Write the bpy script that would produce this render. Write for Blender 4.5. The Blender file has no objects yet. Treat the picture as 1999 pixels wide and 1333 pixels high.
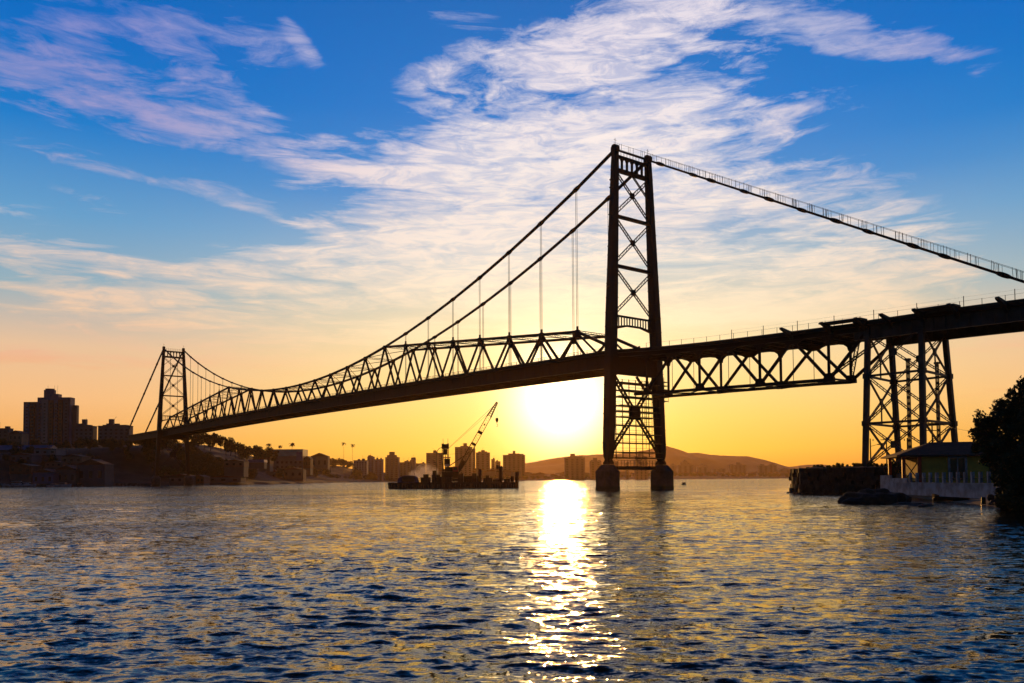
import bpy, bmesh, math, random
import numpy as np
from mathutils import Vector, Matrix
R = math.radians
sc = bpy.context.scene
C = sc.collection
random.seed(7)
rng = np.random.default_rng(7)

# ------------------------------------------------------------------ camera
# the lens looks level-ish over the water; a slight pitch and roll, shifted up
CAM_H, PITCH, ROLL, FPX, PY = 2.48, 2.293, 0.344, 1640.78, 869.4
cam_d = bpy.data.cameras.new('camera')
cam = bpy.data.objects.new('camera', cam_d)
C.objects.link(cam)
sc.camera = cam
cam_d.sensor_width = 36.0
cam_d.lens = FPX / 1999.0 * 36.0
cam_d.shift_y = (PY - 666.5) / 1999.0
cam_d.shift_x = 0.0
cam_d.clip_start = 0.3
cam_d.clip_end = 20000.0
cam.location = (0, 0, CAM_H)
cam.rotation_mode = 'XYZ'
_m = Matrix.Rotation(R(90 + PITCH), 4, 'X') @ Matrix.Rotation(R(-ROLL), 4, 'Z')
cam.rotation_euler = _m.to_euler()


def at(x, y, Y):
    """world point seen at photograph position (x, y), Y metres out over the water"""
    r, a = R(ROLL), R(PITCH)
    U, V = x - 999.5, PY - y
    u = (U * math.cos(r) + V * math.sin(r)) / FPX
    v = (-U * math.sin(r) + V * math.cos(r)) / FPX
    d = (u, math.cos(a) - v * math.sin(a), math.sin(a) + v * math.cos(a))
    k = Y / d[1]
    return Vector((d[0] * k, Y, CAM_H + d[2] * k))


def azel(x, y):
    p = at(x, y, 1.0) - Vector((0, 0, CAM_H))
    return math.degrees(math.atan2(p.x, p.y)), math.degrees(math.atan2(p.z, math.hypot(p.x, p.y)))


# ------------------------------------------------------------------ sun, world, exposure
SUN_AZ, SUN_EL = azel(1096, 786)
sun_d = bpy.data.lights.new('sun', 'SUN')
sun = bpy.data.objects.new('sun', sun_d)
C.objects.link(sun)
sun_d.energy = 2.0
sun_d.angle = R(0.53)
sun_d.color = (1.0, 0.46, 0.09)
_s = Vector((math.sin(R(SUN_AZ)) * math.cos(R(SUN_EL)), math.cos(R(SUN_AZ)) * math.cos(R(SUN_EL)), math.sin(R(SUN_EL))))
sun.rotation_euler = (-_s).to_track_quat('-Z', 'Y').to_euler()
sun.location = _s * 300

sc.view_settings.view_transform = 'Standard'
sc.view_settings.look = 'None'
sc.view_settings.exposure = 0.0
sc.view_settings.gamma = 1.0
sc.view_settings.use_curve_mapping = False
sc.cycles.max_bounces = 6
sc.cycles.volume_bounces = 1
sc.cycles.volume_step_rate = 4.0
sc.cycles.sample_clamp_indirect = 8.0
sc.cycles.sample_clamp_direct = 0.0
sc.cycles.use_denoising = True


def lin(c):
    """sRGB 0-255 to linear"""
    o = []
    for v in c:
        v = v / 255.0
        o.append(v / 12.92 if v <= 0.04045 else ((v + 0.055) / 1.055) ** 2.4)
    return tuple(o)


class NT:
    """small node-expression helper"""
    def __init__(s, tree):
        s.t = tree

    def n(s, typ, **kw):
        nd = s.t.nodes.new(typ)
        for k, v in kw.items():
            setattr(nd, k, v)
        return nd

    def put(s, sock, v):
        if hasattr(v, 'is_linked') or hasattr(v, 'links'):
            s.t.links.new(v, sock)
        elif v is not None:
            sock.default_value = v

    def math(s, op, a, b=None, c=None, clamp=False):
        nd = s.n('ShaderNodeMath', operation=op, use_clamp=clamp)
        s.put(nd.inputs[0], a)
        if b is not None: s.put(nd.inputs[1], b)
        if c is not None: s.put(nd.inputs[2], c)
        return nd.outputs[0]

    def mix(s, f, a, b, blend='MIX'):
        nd = s.n('ShaderNodeMix', data_type='RGBA', blend_type=blend, clamp_factor=True)
        s.put(nd.inputs[0], f)
        s.put(nd.inputs[6], a if hasattr(a, 'links') else tuple(a) + (1,) if len(a) == 3 else a)
        s.put(nd.inputs[7], b if hasattr(b, 'links') else tuple(b) + (1,) if len(b) == 3 else b)
        return nd.outputs[2]

    def ramp(s, f, stops, interp='LINEAR'):
        nd = s.n('ShaderNodeValToRGB')
        cr = nd.color_ramp
        cr.interpolation = interp
        while len(cr.elements) < len(stops):
            cr.elements.new(0.5)
        for e, (p, c) in zip(cr.elements, stops):
            e.position = p
            e.color = tuple(c) + (1,) if len(c) == 3 else c
        s.put(nd.inputs[0], f)
        return nd.outputs[0]

    def smooth(s, v, lo, hi):
        nd = s.n('ShaderNodeMapRange', interpolation_type='SMOOTHSTEP')
        s.put(nd.inputs[0], v)
        nd.inputs[1].default_value = lo
        nd.inputs[2].default_value = hi
        return nd.outputs[0]

    def mapping(s, vec, loc=(0, 0, 0), rot=(0, 0, 0), scale=(1, 1, 1), typ='POINT'):
        nd = s.n('ShaderNodeMapping', vector_type=typ)
        s.put(nd.inputs[0], vec)
        nd.inputs[1].default_value = loc
        nd.inputs[2].default_value = rot
        nd.inputs[3].default_value = scale
        return nd.outputs[0]

    def noise(s, vec, scale, detail=4, rough=0.55, dist=0.0, lac=2.0):
        nd = s.n('ShaderNodeTexNoise')
        s.put(nd.inputs['Vector'], vec)
        nd.inputs['Scale'].default_value = scale
        nd.inputs['Detail'].default_value = detail
        nd.inputs['Roughness'].default_value = rough
        nd.inputs['Distortion'].default_value = dist
        nd.inputs['Lacunarity'].default_value = lac
        return nd


world = bpy.data.worlds.new('World')
sc.world = world
world.use_nodes = True
wt = world.node_tree
wt.nodes.clear()
W = NT(wt)
wout = W.n('ShaderNodeOutputWorld')
bg = W.n('ShaderNodeBackground')
wt.links.new(bg.outputs[0], wout.inputs[0])
geo = W.n('ShaderNodeNewGeometry')
tc = W.n('ShaderNodeTexCoord')
sep = W.n('ShaderNodeSeparateXYZ')
wt.links.new(tc.outputs['Generated'], sep.inputs[0])
dx, dy, dz = sep.outputs
AZ = W.math('MULTIPLY', W.math('ARCTAN2', dx, dy), 57.29578)
EL = W.math('MULTIPLY', W.math('ARCSINE', dz), 57.29578)
comb = W.n('ShaderNodeCombineXYZ')
wt.links.new(AZ, comb.inputs[0]); wt.links.new(EL, comb.inputs[1])
P0 = comb.outputs[0]
# clear sky: elevation ramps, one for the azimuths away from the sun and one for those near it
e01 = W.math('DIVIDE', EL, 40.0, clamp=True)
def er(px_y):
    return max(0.0, (935 - px_y) / FPX * 57.2958 / 40.0)
far_ramp = W.ramp(e01, [
    (0.0, lin((205, 120, 50))), (er(870), lin((248, 176, 88))), (er(790), lin((250, 194, 134))),
    (er(700), lin((234, 196, 158))), (er(600), lin((150, 178, 190))), (er(480), lin((100, 160, 205))),
    (er(330), lin((20, 125, 203))), (er(180), lin((0, 108, 196))), (1.0, lin((0, 80, 160)))])
near_ramp = W.ramp(e01, [
    (0.0, lin((238, 140, 25))), (er(880), lin((254, 198, 70))), (er(820), lin((255, 214, 108))),
    (er(740), lin((255, 222, 150))), (er(640), lin((240, 222, 180))), (er(520), lin((165, 190, 205))),
    (er(400), lin((75, 146, 210))), (er(250), lin((8, 122, 205))), (1.0, lin((0, 78, 165)))])
daz = W.math('ABSOLUTE', W.math('SUBTRACT', AZ, SUN_AZ + 2.0))
azn = W.math('SUBTRACT', 1.0, W.smooth(daz, 6.0, 34.0))
clear = W.mix(azn, far_ramp, near_ramp)
# the half of the sky behind the viewer, away from the sunset, is dim
back = W.smooth(daz, 36.0, 84.0)
high = W.smooth(EL, 27.0, 58.0)
sky_tex = W.n('ShaderNodeTexSky', sky_type='NISHITA', sun_disc=False)
sky_tex.sun_elevation = R(SUN_EL)
sky_tex.sun_rotation = R(SUN_AZ)
sky_tex.altitude = 0
sky_tex.dust_density = 2.0
dim = W.mix(1.0, sky_tex.outputs[0], (0.015, 0.027, 0.050), 'MULTIPLY')
clear = W.mix(W.math('MAXIMUM', back, high), clear, dim)

# clouds: soft patches by bearing and height, broken up by streaked noise
grp_noise = {}
def cloud_noise(name, rot, stretch, scale, dist):
    m = W.mapping(P0, rot=(0, 0, R(rot)), scale=(1.0 / stretch, 1.0, 1))
    w1 = W.noise(m, scale * 0.35, 3, 0.5)
    warp = W.n('ShaderNodeVectorMath', operation='MULTIPLY_ADD')
    wt.links.new(w1.outputs['Color'], warp.inputs[0])
    warp.inputs[1].default_value = (dist * 1.5, dist, 0)
    wt.links.new(m, warp.inputs[2])
    big = W.noise(warp.outputs[0], scale * 0.55, 5, 0.55).outputs[0]
    fine = W.noise(warp.outputs[0], scale * 1.9, 8, 0.66, 0.35).outputs[0]
    return W.math('ADD', W.math('MULTIPLY', big, 0.55), W.math('MULTIPLY', fine, 0.45))
NL = cloud_noise('L', 28, 5.2, 0.62, 3.0)      # streaks falling to the right
NR = cloud_noise('R', -22, 3.2, 0.50, 3.4)     # streaks rising to the right
NH = cloud_noise('H', 3, 6.0, 0.80, 2.6)       # level bands
BLOBS = [
    ('L', 300, 120, 400, 110, -16, .32), ('H', 230, 480, 360, 100, -6, .30), ('R', 1500, 170, 240, 80, -8, .28), ('H', 1520, 400, 340, 130, -14, .42),
    ('L', 1560, 52, 190, 24, -13, 1.0), ('L', 1740, 88, 150, 16, -16, .9), ('H', 100, 690, 260, 20, 3, .55), ('H', 450, 715, 300, 20, 2, .45),
    ('H', 1860, 700, 220, 22, 8, .7), ('H', 1930, 765, 160, 16, 5, .55), ('H', 1550, 600, 260, 30, 6, .55), ('L', 300, 330, 330, 18, -14, .42), ('H', 900, 60, 110, 40, -20, .3),
    # group, x, y, rx, ry, tilt (deg, positive rises to the right), weight
    ('R', 1330, 40, 260, 70, 8, 1.0), ('L', 1650, 60, 230, 32, -20, .75), ('L', 1850, 110, 70, 12, -35, .5),
    ('R', 1180, 130, 190, 70, 30, .85), ('R', 1250, 190, 120, 110, 0, .8), ('R', 1330, 215, 120, 50, 10, 1.0),
    ('R', 1100, 230, 240, 90, 0, .72), ('H', 960, 260, 90, 40, 8, .8), ('R', 900, 150, 150, 60, 10, .35),
    ('L', 900, 30, 200, 36, -22, .6), ('H', 880, 325, 240, 38, 6, 1.1), ('H', 1130, 330, 170, 50, 0, .95),
    ('H', 860, 385, 170, 60, 0, 1.0), ('H', 740, 475, 120, 46, 8, .8), ('H', 900, 470, 200, 110, 0, .95),
    ('H', 1080, 430, 260, 130, 0, .95), ('H', 1000, 560, 260, 120, 0, .8), ('H', 1330, 430, 260, 110, -10, .7),
    ('H', 1450, 560, 220, 60, 8, .8), ('H', 1350, 640, 300, 60, 0, .7), ('H', 1650, 520, 200, 60, -10, .4),
    ('R', 1480, 300, 200, 60, 0, .35), ('H', 620, 436, 60, 13, 2, 1.0),
    ('L', 120, 50, 240, 70, -14, .55), ('L', 60, 165, 150, 40, -14, .75), ('L', 430, 40, 200, 50, -14, .34),
    ('L', 250, 190, 140, 28, -24, .7), ('L', 450, 175, 110, 22, -38, .75), ('L', 590, 85, 60, 14, -45, .5),
    ('L', 330, 110, 120, 30, -28, .5), ('L', 440, 270, 150, 40, -28, .5),
    ('H', 640, 280, 130, 26, 8, .62), ('L', 190, 318, 110, 16, -8, .6), ('L', 320, 290, 160, 14, -22, .4),
    ('L', 60, 290, 120, 20, -8, .4), ('L', 200, 395, 140, 18, -12, .45), ('H', 40, 420, 70, 12, -6, .6),
    ('H', 40, 500, 90, 26, -12, .75), ('H', 520, 490, 120, 14, -8, .55), ('L', 460, 400, 120, 12, -14, .35),
    ('H', 330, 530, 240, 18, -7, .85), ('H', 220, 522, 36, 14, -10, .7), ('H', 560, 565, 130, 18, -12, .7), ('H', 640, 600, 180, 34, -6, .55),
    ('H', 270, 588, 130, 18, 2, .85), ('H', 60, 565, 80, 12, -4, .6), ('H', 350, 640, 220, 34, 0, .6),
    ('H', 100, 620, 160, 26, -8, .5), ('H', 720, 680, 260, 50, 0, .5), ('H', 1750, 610, 150, 30, 4, .35),
]
DK = 57.2958 / FPX
dens = {'L': None, 'R': None, 'H': None}
for g, x, y, rx, ry, tilt, wgt in BLOBS:
    a_, e_ = azel(x, y)
    m = W.mapping(P0, loc=(a_, e_, 0), rot=(0, 0, R(tilt)), scale=(rx * DK, ry * DK, 1), typ='TEXTURE')
    ln = W.n('ShaderNodeVectorMath', operation='DOT_PRODUCT')
    wt.links.new(m, ln.inputs[0]); wt.links.new(m, ln.inputs[1])
    gs = W.math('MULTIPLY', W.math('POWER', 2.71828, W.math('MULTIPLY', ln.outputs['Value'], -0.9)), wgt)
    dens[g] = gs if dens[g] is None else W.math('ADD', dens[g], gs)
def cover(D, Nz, gain, lo, hi):
    v = W.math('MULTIPLY_ADD', W.math('SUBTRACT', Nz, 0.5), gain, 0.0)
    v = W.math('ADD', W.math('MULTIPLY', W.math('TANH', D), .95), W.math('MULTIPLY', v, W.math('MINIMUM', W.math('MULTIPLY', D, 2.2), 1.0)))
    return W.smooth(v, lo, hi)
cL = cover(dens['L'], NL, 4.8, 0.20, 1.20)
cR = cover(dens['R'], NR, 4.4, 0.23, 1.10)
cH = cover(dens['H'], NH, 3.6, 0.22, 1.02)
# elsewhere round the sky, ordinary broken cloud
cB = W.math('MULTIPLY', W.smooth(NH, 0.5, 0.72), W.math('MULTIPLY', back, 0.6))
inv = W.math('MULTIPLY', W.math('MULTIPLY', W.math('SUBTRACT', 1.0, W.math('MULTIPLY', cL, .55)), W.math('SUBTRACT', 1.0, W.math('MULTIPLY', cR, .93))),
             W.math('SUBTRACT', 1.0, W.math('MULTIPLY', cH, .92)))
cov = W.math('MAXIMUM', W.math('SUBTRACT', 1.0, inv), cB)
wisp = W.noise(W.mapping(P0, rot=(0, 0, R(-12)), scale=(.22, 1.0, 1)), 1.3, 8, .7, .8).outputs[0]
cov = W.math('MAXIMUM', W.math('MULTIPLY_ADD', cov, 1.08, -.08), 0.0)
cov = W.math('MULTIPLY', cov, W.math('MULTIPLY_ADD', W.smooth(wisp, .36, .60), .42, .58))
cl_far = W.ramp(e01, [(0.0, lin((235, 140, 80))), (er(760), lin((248, 178, 120))), (er(700), lin((238, 188, 158))), (er(640), lin((246, 206, 170))),
                      (er(500), lin((238, 216, 205))), (er(330), lin((214, 180, 205))), (er(100), lin((165, 160, 215))), (1.0, lin((140, 145, 205)))])
cl_near = W.ramp(e01, [(0.0, lin((255, 190, 90))), (er(740), lin((255, 226, 150))), (er(640), lin((254, 234, 196))),
                       (er(500), lin((252, 236, 220))), (er(330), lin((252, 240, 234))), (er(150), lin((250, 238, 240))), (1.0, lin((190, 190, 225)))])
cl = W.mix(azn, cl_far, cl_near)
cl = W.mix(back, cl, (0.014, 0.016, 0.026))
# grey-violet undersides where the cloud is thick
und = W.math('MULTIPLY', W.smooth(NR, 0.47, 0.66), W.smooth(EL, 12.0, 20.0))
cl = W.mix(W.math('MULTIPLY', und, 0.22), cl, lin((180, 180, 215)))
skyc = W.mix(cov, clear, cl)
# glow of the sun behind thin haze
sv = W.n('ShaderNodeVectorMath', operation='DOT_PRODUCT')
wt.links.new(tc.outputs['Generated'], sv.inputs[0]); sv.inputs[1].default_value = _s
ang = W.math('MULTIPLY', W.math('ARCCOSINE', W.math('MINIMUM', sv.outputs['Value'], 1.0)), 57.2958)
def gl(sig, pw=2.0):
    return W.math('POWER', 2.71828, W.math('MULTIPLY', W.math('POWER', W.math('DIVIDE', ang, sig), pw), -1.0))
g1 = W.mix(1.0, (2.2, 1.9, 1.4), W.ramp(gl(2.9), [(0, (0, 0, 0)), (1, (1, 1, 1))]), 'MULTIPLY')
g2 = W.mix(1.0, (.65, .48, .17), W.ramp(gl(5.6, 1.5), [(0, (0, 0, 0)), (1, (1, 1, 1))]), 'MULTIPLY')
g3 = W.mix(1.0, (.13, .07, .005), W.ramp(gl(13.0, 1.4), [(0, (0, 0, 0)), (1, (1, 1, 1))]), 'MULTIPLY')
skyc = W.mix(1.0, skyc, g1, 'ADD')
skyc = W.mix(1.0, skyc, g2, 'ADD')
skyc = W.mix(1.0, skyc, g3, 'ADD')
wt.links.new(skyc, bg.inputs[0])
bg.inputs[1].default_value = 1.0
world.cycles.sampling_method = 'MANUAL'
world.cycles.sample_map_resolution = 1024


# ------------------------------------------------------------------ tagging and mesh helpers
def tag(o, label=None, cat=None, group=None, kind=None):
    if label: o['label'] = label
    if cat: o['category'] = cat
    if group: o['group'] = group
    if kind: o['kind'] = kind
    return o


def empty(name, loc=(0, 0, 0), rz=0.0):
    o = bpy.data.objects.new(name, None)
    C.objects.link(o)
    o.empty_display_size = 0.5
    o.location = loc
    o.rotation_euler = (0, 0, rz)
    return o


class MB:
    """collects boxes, bars and plates and links them as one mesh object"""
    def __init__(s):
        s.v = []; s.f = []

    def poly(s, vs, fs):
        b = len(s.v)
        s.v.extend([tuple(p) for p in vs])
        s.f.extend([tuple(i + b for i in f) for f in fs])
        return s

    def box(s, c, d, rz=0.0):
        x, y, z = d[0] / 2, d[1] / 2, d[2] / 2
        cr, sr = math.cos(rz), math.sin(rz)
        vs = []
        for sz in (-1, 1):
            for sx, sy in ((-1, -1), (1, -1), (1, 1), (-1, 1)):
                px, py = sx * x, sy * y
                vs.append((c[0] + px * cr - py * sr, c[1] + px * sr + py * cr, c[2] + sz * z))
        return s.poly(vs, [(3, 2, 1, 0), (4, 5, 6, 7), (0, 1, 5, 4), (1, 2, 6, 5), (2, 3, 7, 6), (3, 0, 4, 7)])

    def bar(s, a, b, w, h=None, up=(0, 0, 1), w2=None, h2=None):
        """square-section bar from a to b; w across, h along 'up'"""
        a = Vector(a); b = Vector(b)
        h = h or w; w2 = w2 or w; h2 = h2 or h
        d = (b - a)
        if d.length < 1e-6: return s
        d.normalize()
        u = Vector(up)
        if abs(d.dot(u)) > 0.98: u = Vector((0, 1, 0)) if abs(d.y) < .9 else Vector((1, 0, 0))
        x = d.cross(u).normalized(); y = x.cross(d).normalized()
        vs = []
        for p, ww, hh in ((a, w, h), (b, w2, h2)):
            for i, j in ((-1, -1), (1, -1), (1, 1), (-1, 1)):
                vs.append(p + x * (i * ww / 2) + y * (j * hh / 2))
        return s.poly(vs, [(3, 2, 1, 0), (4, 5, 6, 7), (0, 1, 5, 4), (1, 2, 6, 5), (2, 3, 7, 6), (3, 0, 4, 7)])

    def tube(s, a, b, r, n=8, r2=None):
        a = Vector(a); b = Vector(b); r2 = r if r2 is None else r2
        d = (b - a).normalized()
        u = Vector((0, 0, 1)) if abs(d.z) < .95 else Vector((1, 0, 0))
        x = d.cross(u).normalized(); y = x.cross(d)
        vs = []
        for p, rr in ((a, r), (b, r2)):
            for i in range(n):
                t = 2 * math.pi * i / n
                vs.append(p + x * (math.cos(t) * rr) + y * (math.sin(t) * rr))
        fs = [tuple(range(n)), tuple(range(2 * n - 1, n - 1, -1))]
        fs += [(i + n, (i + 1) % n + n, (i + 1) % n, i) for i in range(n)]
        return s.poly(vs, fs)

    def laced(s, a, b, gap, chord, up, step=None, lw=None):
        """two chords 'gap' apart (along up) joined by zigzag lacing"""
        a = Vector(a); b = Vector(b); d = b - a; L = d.length; d.normalize()
        u = Vector(up); u = (u - d * u.dot(d)).normalized()
        o = u * ((gap - chord) / 2)
        s.bar(a + o, b + o, chord * 1.2, chord, up=u)
        s.bar(a - o, b - o, chord * 1.2, chord, up=u)
        n = max(2, int(L / (step or gap * 1.1)))
        lw = lw or chord * .45
        for i in range(n):
            p = a + d * (L * i / n); q = a + d * (L * (i + 1) / n)
            s.bar(p + o, q - o, lw, lw, up=u) if i % 2 == 0 else s.bar(p - o, q + o, lw, lw, up=u)
        return s

    def prism(s, pts, y0, y1, axis='y'):
        """polygon pts in the x-z plane pushed from y0 to y1"""
        n = len(pts)
        if axis == 'y':
            vs = [(p[0], y0, p[1]) for p in pts] + [(p[0], y1, p[1]) for p in pts]
        elif axis == 'x':
            vs = [(y0, p[0], p[1]) for p in pts] + [(y1, p[0], p[1]) for p in pts]
        else:
            vs = [(p[0], p[1], y0) for p in pts] + [(p[0], p[1], y1) for p in pts]
        fs = [tuple(range(n)), tuple(range(2 * n - 1, n - 1, -1))] + [(i, i + n, (i + 1) % n + n, (i + 1) % n) for i in range(n)]
        return s.poly(vs, fs)

    def build(s, name, mat, parent=None, smooth=False, loc=None):
        me = bpy.data.meshes.new(name)
        me.from_pydata(s.v, [], s.f)
        if mat: me.materials.append(mat)
        if smooth:
            me.polygons.foreach_set('use_smooth', [True] * len(me.polygons))
        me.update()
        bm = bmesh.new(); bm.from_mesh(me)
        bmesh.ops.recalc_face_normals(bm, faces=bm.faces)
        bm.to_mesh(me); bm.free()
        o = bpy.data.objects.new(name, me)
        C.objects.link(o)
        if parent: o.parent = parent
        if loc is not None: o.location = loc
        return o


def kids(o):
    return list(o.children)


def copy_tree(o, parent=None):
    c = o.copy()
    C.objects.link(c)
    c.parent = parent
    for ch in kids(o):
        copy_tree(ch, c)
    return c


def mat(name, col, rough=0.7, var=0.25, scale=1.5, metal=0.0, bump=0.0, spec=0.5, col2=None):
    m = bpy.data.materials.new(name)
    m.use_nodes = True
    t = NT(m.node_tree)
    b = m.node_tree.nodes['Principled BSDF']
    tcn = t.n('ShaderNodeTexCoord')
    nz = t.noise(tcn.outputs['Object'], scale, 6, 0.6)
    c2 = col2 or tuple(max(0, c * (1 - var)) for c in col)
    c1 = tuple(min(1, c * (1 + var * .6)) for c in col)
    f = t.smooth(nz.outputs[0], 0.35, 0.65)
    m.node_tree.links.new(t.mix(f, c2, c1), b.inputs['Base Color'])
    b.inputs['Roughness'].default_value = rough
    b.inputs['Metallic'].default_value = metal
    b.inputs['Specular IOR Level'].default_value = spec
    if bump:
        bp = t.n('ShaderNodeBump')
        bp.inputs['Strength'].default_value = bump
        m.node_tree.links.new(t.noise(tcn.outputs['Object'], scale * 4, 5).outputs[0], bp.inputs['Height'])
        m.node_tree.links.new(bp.outputs[0], b.inputs['Normal'])
    return m


M = {
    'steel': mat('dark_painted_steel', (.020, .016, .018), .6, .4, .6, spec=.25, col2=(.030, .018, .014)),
    'steel_g': mat('weathered_grey_steel', (.040, .050, .058), .5, .35, .5, spec=.35),
    'rust': mat('rusty_steel', (.06, .03, .018), .8, .4, 2),
    'pier': mat('tide_stained_concrete', (.075, .062, .055), .9, .45, .7, bump=.3, col2=(.06, .05, .04)),
    'conc': mat('stained_concrete', (.16, .14, .125), .9, .45, .7, bump=.3, col2=(.06, .05, .04)),
    'rope': mat('wire_rope', (.05, .05, .05), .6, .2),
    'wood': mat('wood_boards', (.10, .07, .045), .85, .4, 2),
    'rock': mat('wet_dark_rock', (.035, .030, .027), .8, .5, 1.2, bump=.6),
    'sand': mat('damp_beach_sand', (.22, .15, .10), .9, .3, .8, bump=.2),
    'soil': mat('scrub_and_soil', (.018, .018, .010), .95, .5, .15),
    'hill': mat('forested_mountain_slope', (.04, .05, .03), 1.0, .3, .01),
    'leaf': mat('dark_green_leaves', (.035, .055, .02), .8, .4, 3),
    'bark': mat('bark', (.07, .05, .035), .9, .4, 4),
    'white': mat('white_paint', (.36, .39, .47), .75, .2, .9, col2=(.20, .21, .24)),
    'yellow': mat('ochre_yellow_wall', (.55, .37, .07), .8, .15, .8),
    'red': mat('red_paint', (.45, .04, .02), .5, .2, 1),
    'roof': mat('clay_roof_tiles', (.10, .045, .03), .85, .3, 2),
    'dark': mat('dark_opening', (.015, .014, .014), .4, .2),
    'glass': mat('window_glass', (.03, .035, .045), .08, .1, spec=.8),
    'hull': mat('tarred_hull', (.03, .022, .02), .6, .4, .8),
    'blue': mat('blue_tarpaulin', (.05, .10, .28), .7, .2, 1),
    'teal': mat('teal_cladding', (.06, .30, .30), .6, .2, .3),
    'crane_y': mat('boom_paint_yellow', (.35, .25, .03), .5, .25, 1),
}

# dark weed and wet band on the piers up to the tide line
_t = M['pier'].node_tree; _n = NT(_t); _b = _t.nodes['Principled BSDF']
_src = _b.inputs['Base Color'].links[0].from_socket
_tc = _n.n('ShaderNodeTexCoord'); _sp = _n.n('ShaderNodeSeparateXYZ'); _t.links.new(_tc.outputs['Object'], _sp.inputs[0])
_h = _n.math('ADD', _sp.outputs[2], _n.math('MULTIPLY', _n.noise(_tc.outputs['Object'], 1.4, 5).outputs[0], -1.2))
_t.links.new(_n.mix(_n.smooth(_h, -.1, .5), (.012, .016, .009), _src), _b.inputs['Base Color'])
_t.links.new(_n.math('MULTIPLY_ADD', _n.smooth(_h, -.1, .5), .55, .3), _b.inputs['Roughness'])

# ------------------------------------------------------------------ water
def build_water():
    # polar sheet of the bay: cell size grows with distance, waves shorter than the cells live in the normals
    fine = np.radians(np.linspace(-40, 40, 1150))
    l = np.radians(np.linspace(-180, -40, 60))[:-1]
    r = np.radians(np.linspace(40, 180, 60))[1:]
    th = np.concatenate([l, fine, r])
    rad = np.concatenate([[0.0, 2.0, 3.5], 5.0 * np.exp(np.linspace(0, math.log(260 / 5.0), 760)), 260 * np.exp(np.linspace(0, math.log(9000 / 260), 60))[1:]])
    T, Q = np.meshgrid(th, rad)
    X = np.sin(T) * Q; Y = np.cos(T) * Q
    dr = np.gradient(rad)[:, None] * np.ones_like(T)
    Z = np.zeros_like(X); DX = np.zeros_like(X); DY = np.zeros_like(X)
    g = np.random.default_rng(11)
    n = 130
    lam = np.exp(np.linspace(math.log(.15), math.log(5.5), n))
    for i in range(n):
        a0 = -96 + g.normal(0, 31 if lam[i] < 2 else 18)
        d = (math.cos(math.radians(a0)), math.sin(math.radians(a0)))
        k = 2 * math.pi / lam[i]
        slope = 0.023 * (1.0 if lam[i] < .75 else (.75 / lam[i]) ** 1.25)
        amp = slope / k
        att = np.clip((lam[i] / dr - 2.2) / 2.5, 0, 1)
        ph = k * (X * d[0] + Y * d[1]) + g.uniform(0, 6.28)
        A = amp * att
        Z += A * np.cos(ph); s_ = A * np.sin(ph) * .8
        DX -= d[0] * s_; DY -= d[1] * s_
    # gusts: patches of rougher and calmer water
    gm = 0.85 + .35 * np.sin(X * .11 + Y * .05 + 1.3) * np.sin(Y * .09 - X * .03 + .4) + .2 * np.sin(X * .31 - Y * .17)
    Z *= gm
    X = X + DX * gm; Y = Y + DY * gm
    nr, nt = X.shape
    co = np.stack([X, Y, Z], -1).reshape(-1, 3).astype(np.float32)
    i = np.arange((nr - 1) * (nt - 1)); a = (i // (nt - 1)) * nt + i % (nt - 1)
    F = np.stack([a, a + nt, a + nt + 1, a + 1], -1).astype(np.int32)
    me = bpy.data.meshes.new('water')
    me.vertices.add(len(co)); me.vertices.foreach_set('co', co.ravel())
    me.loops.add(F.size); me.loops.foreach_set('vertex_index', F.ravel())
    me.polygons.add(len(F)); me.polygons.foreach_set('loop_start', np.arange(0, F.size, 4, dtype=np.int32))
    me.polygons.foreach_set('loop_total', np.full(len(F), 4, dtype=np.int32))
    me.polygons.foreach_set('use_smooth', np.ones(len(F), dtype=bool))
    me.update(calc_edges=True); me.validate()
    m = bpy.data.materials.new('bay_water'); m.use_nodes = True
    nt_ = m.node_tree; t = NT(nt_); b = nt_.nodes['Principled BSDF']
    b.inputs['Base Color'].default_value = (.010, .011, .009, 1)
    b.inputs['Roughness'].default_value = .055
    b.inputs['IOR'].default_value = 1.33
    b.inputs['Specular Tint'].default_value = (1.0, .80, .56, 1)
    g_ = t.n('ShaderNodeNewGeometry')
    vecs = []
    for sc_, st, amp, rot in ((13.0, .6, .60, 5), (5.0, .40, 1.05, 12), (2.1, .32, .36, -8), (.6, .35, .12, 8)):
        mp = t.mapping(g_.outputs['Position'], rot=(0, 0, R(rot)), scale=(st, 1, 1))
        nz = t.noise(mp, sc_, 2, .55, .6)
        sb = t.n('ShaderNodeVectorMath', operation='SUBTRACT'); nt_.links.new(nz.outputs['Color'], sb.inputs[0]); sb.inputs[1].default_value = (.5, .5, .5)
        ml = t.n('ShaderNodeVectorMath', operation='MULTIPLY'); nt_.links.new(sb.outputs[0], ml.inputs[0]); ml.inputs[1].default_value = (amp * .85, amp, 0)
        vecs.append(ml.outputs[0])
    patch = t.noise(t.mapping(g_.outputs['Position'], scale=(.5, 1, 1)), .045, 5, .6, .8).outputs[0]
    gust = t.math('MULTIPLY_ADD', t.smooth(patch, .34, .66), .95, .45)
    acc = g_.outputs['Normal']
    for v in vecs:
        sc_v = t.n('ShaderNodeVectorMath', operation='SCALE'); nt_.links.new(v, sc_v.inputs[0]); nt_.links.new(gust, sc_v.inputs['Scale']); v = sc_v.outputs[0]
        ad = t.n('ShaderNodeVectorMath', operation='ADD'); nt_.links.new(acc, ad.inputs[0]); nt_.links.new(v, ad.inputs[1]); acc = ad.outputs[0]
    nm = t.n('ShaderNodeVectorMath', operation='NORMALIZE'); nt_.links.new(acc, nm.inputs[0])
    nt_.links.new(nm.outputs[0], b.inputs['Normal'])
    me.materials.append(m)
    o = bpy.data.objects.new('water', me); C.objects.link(o)
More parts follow.
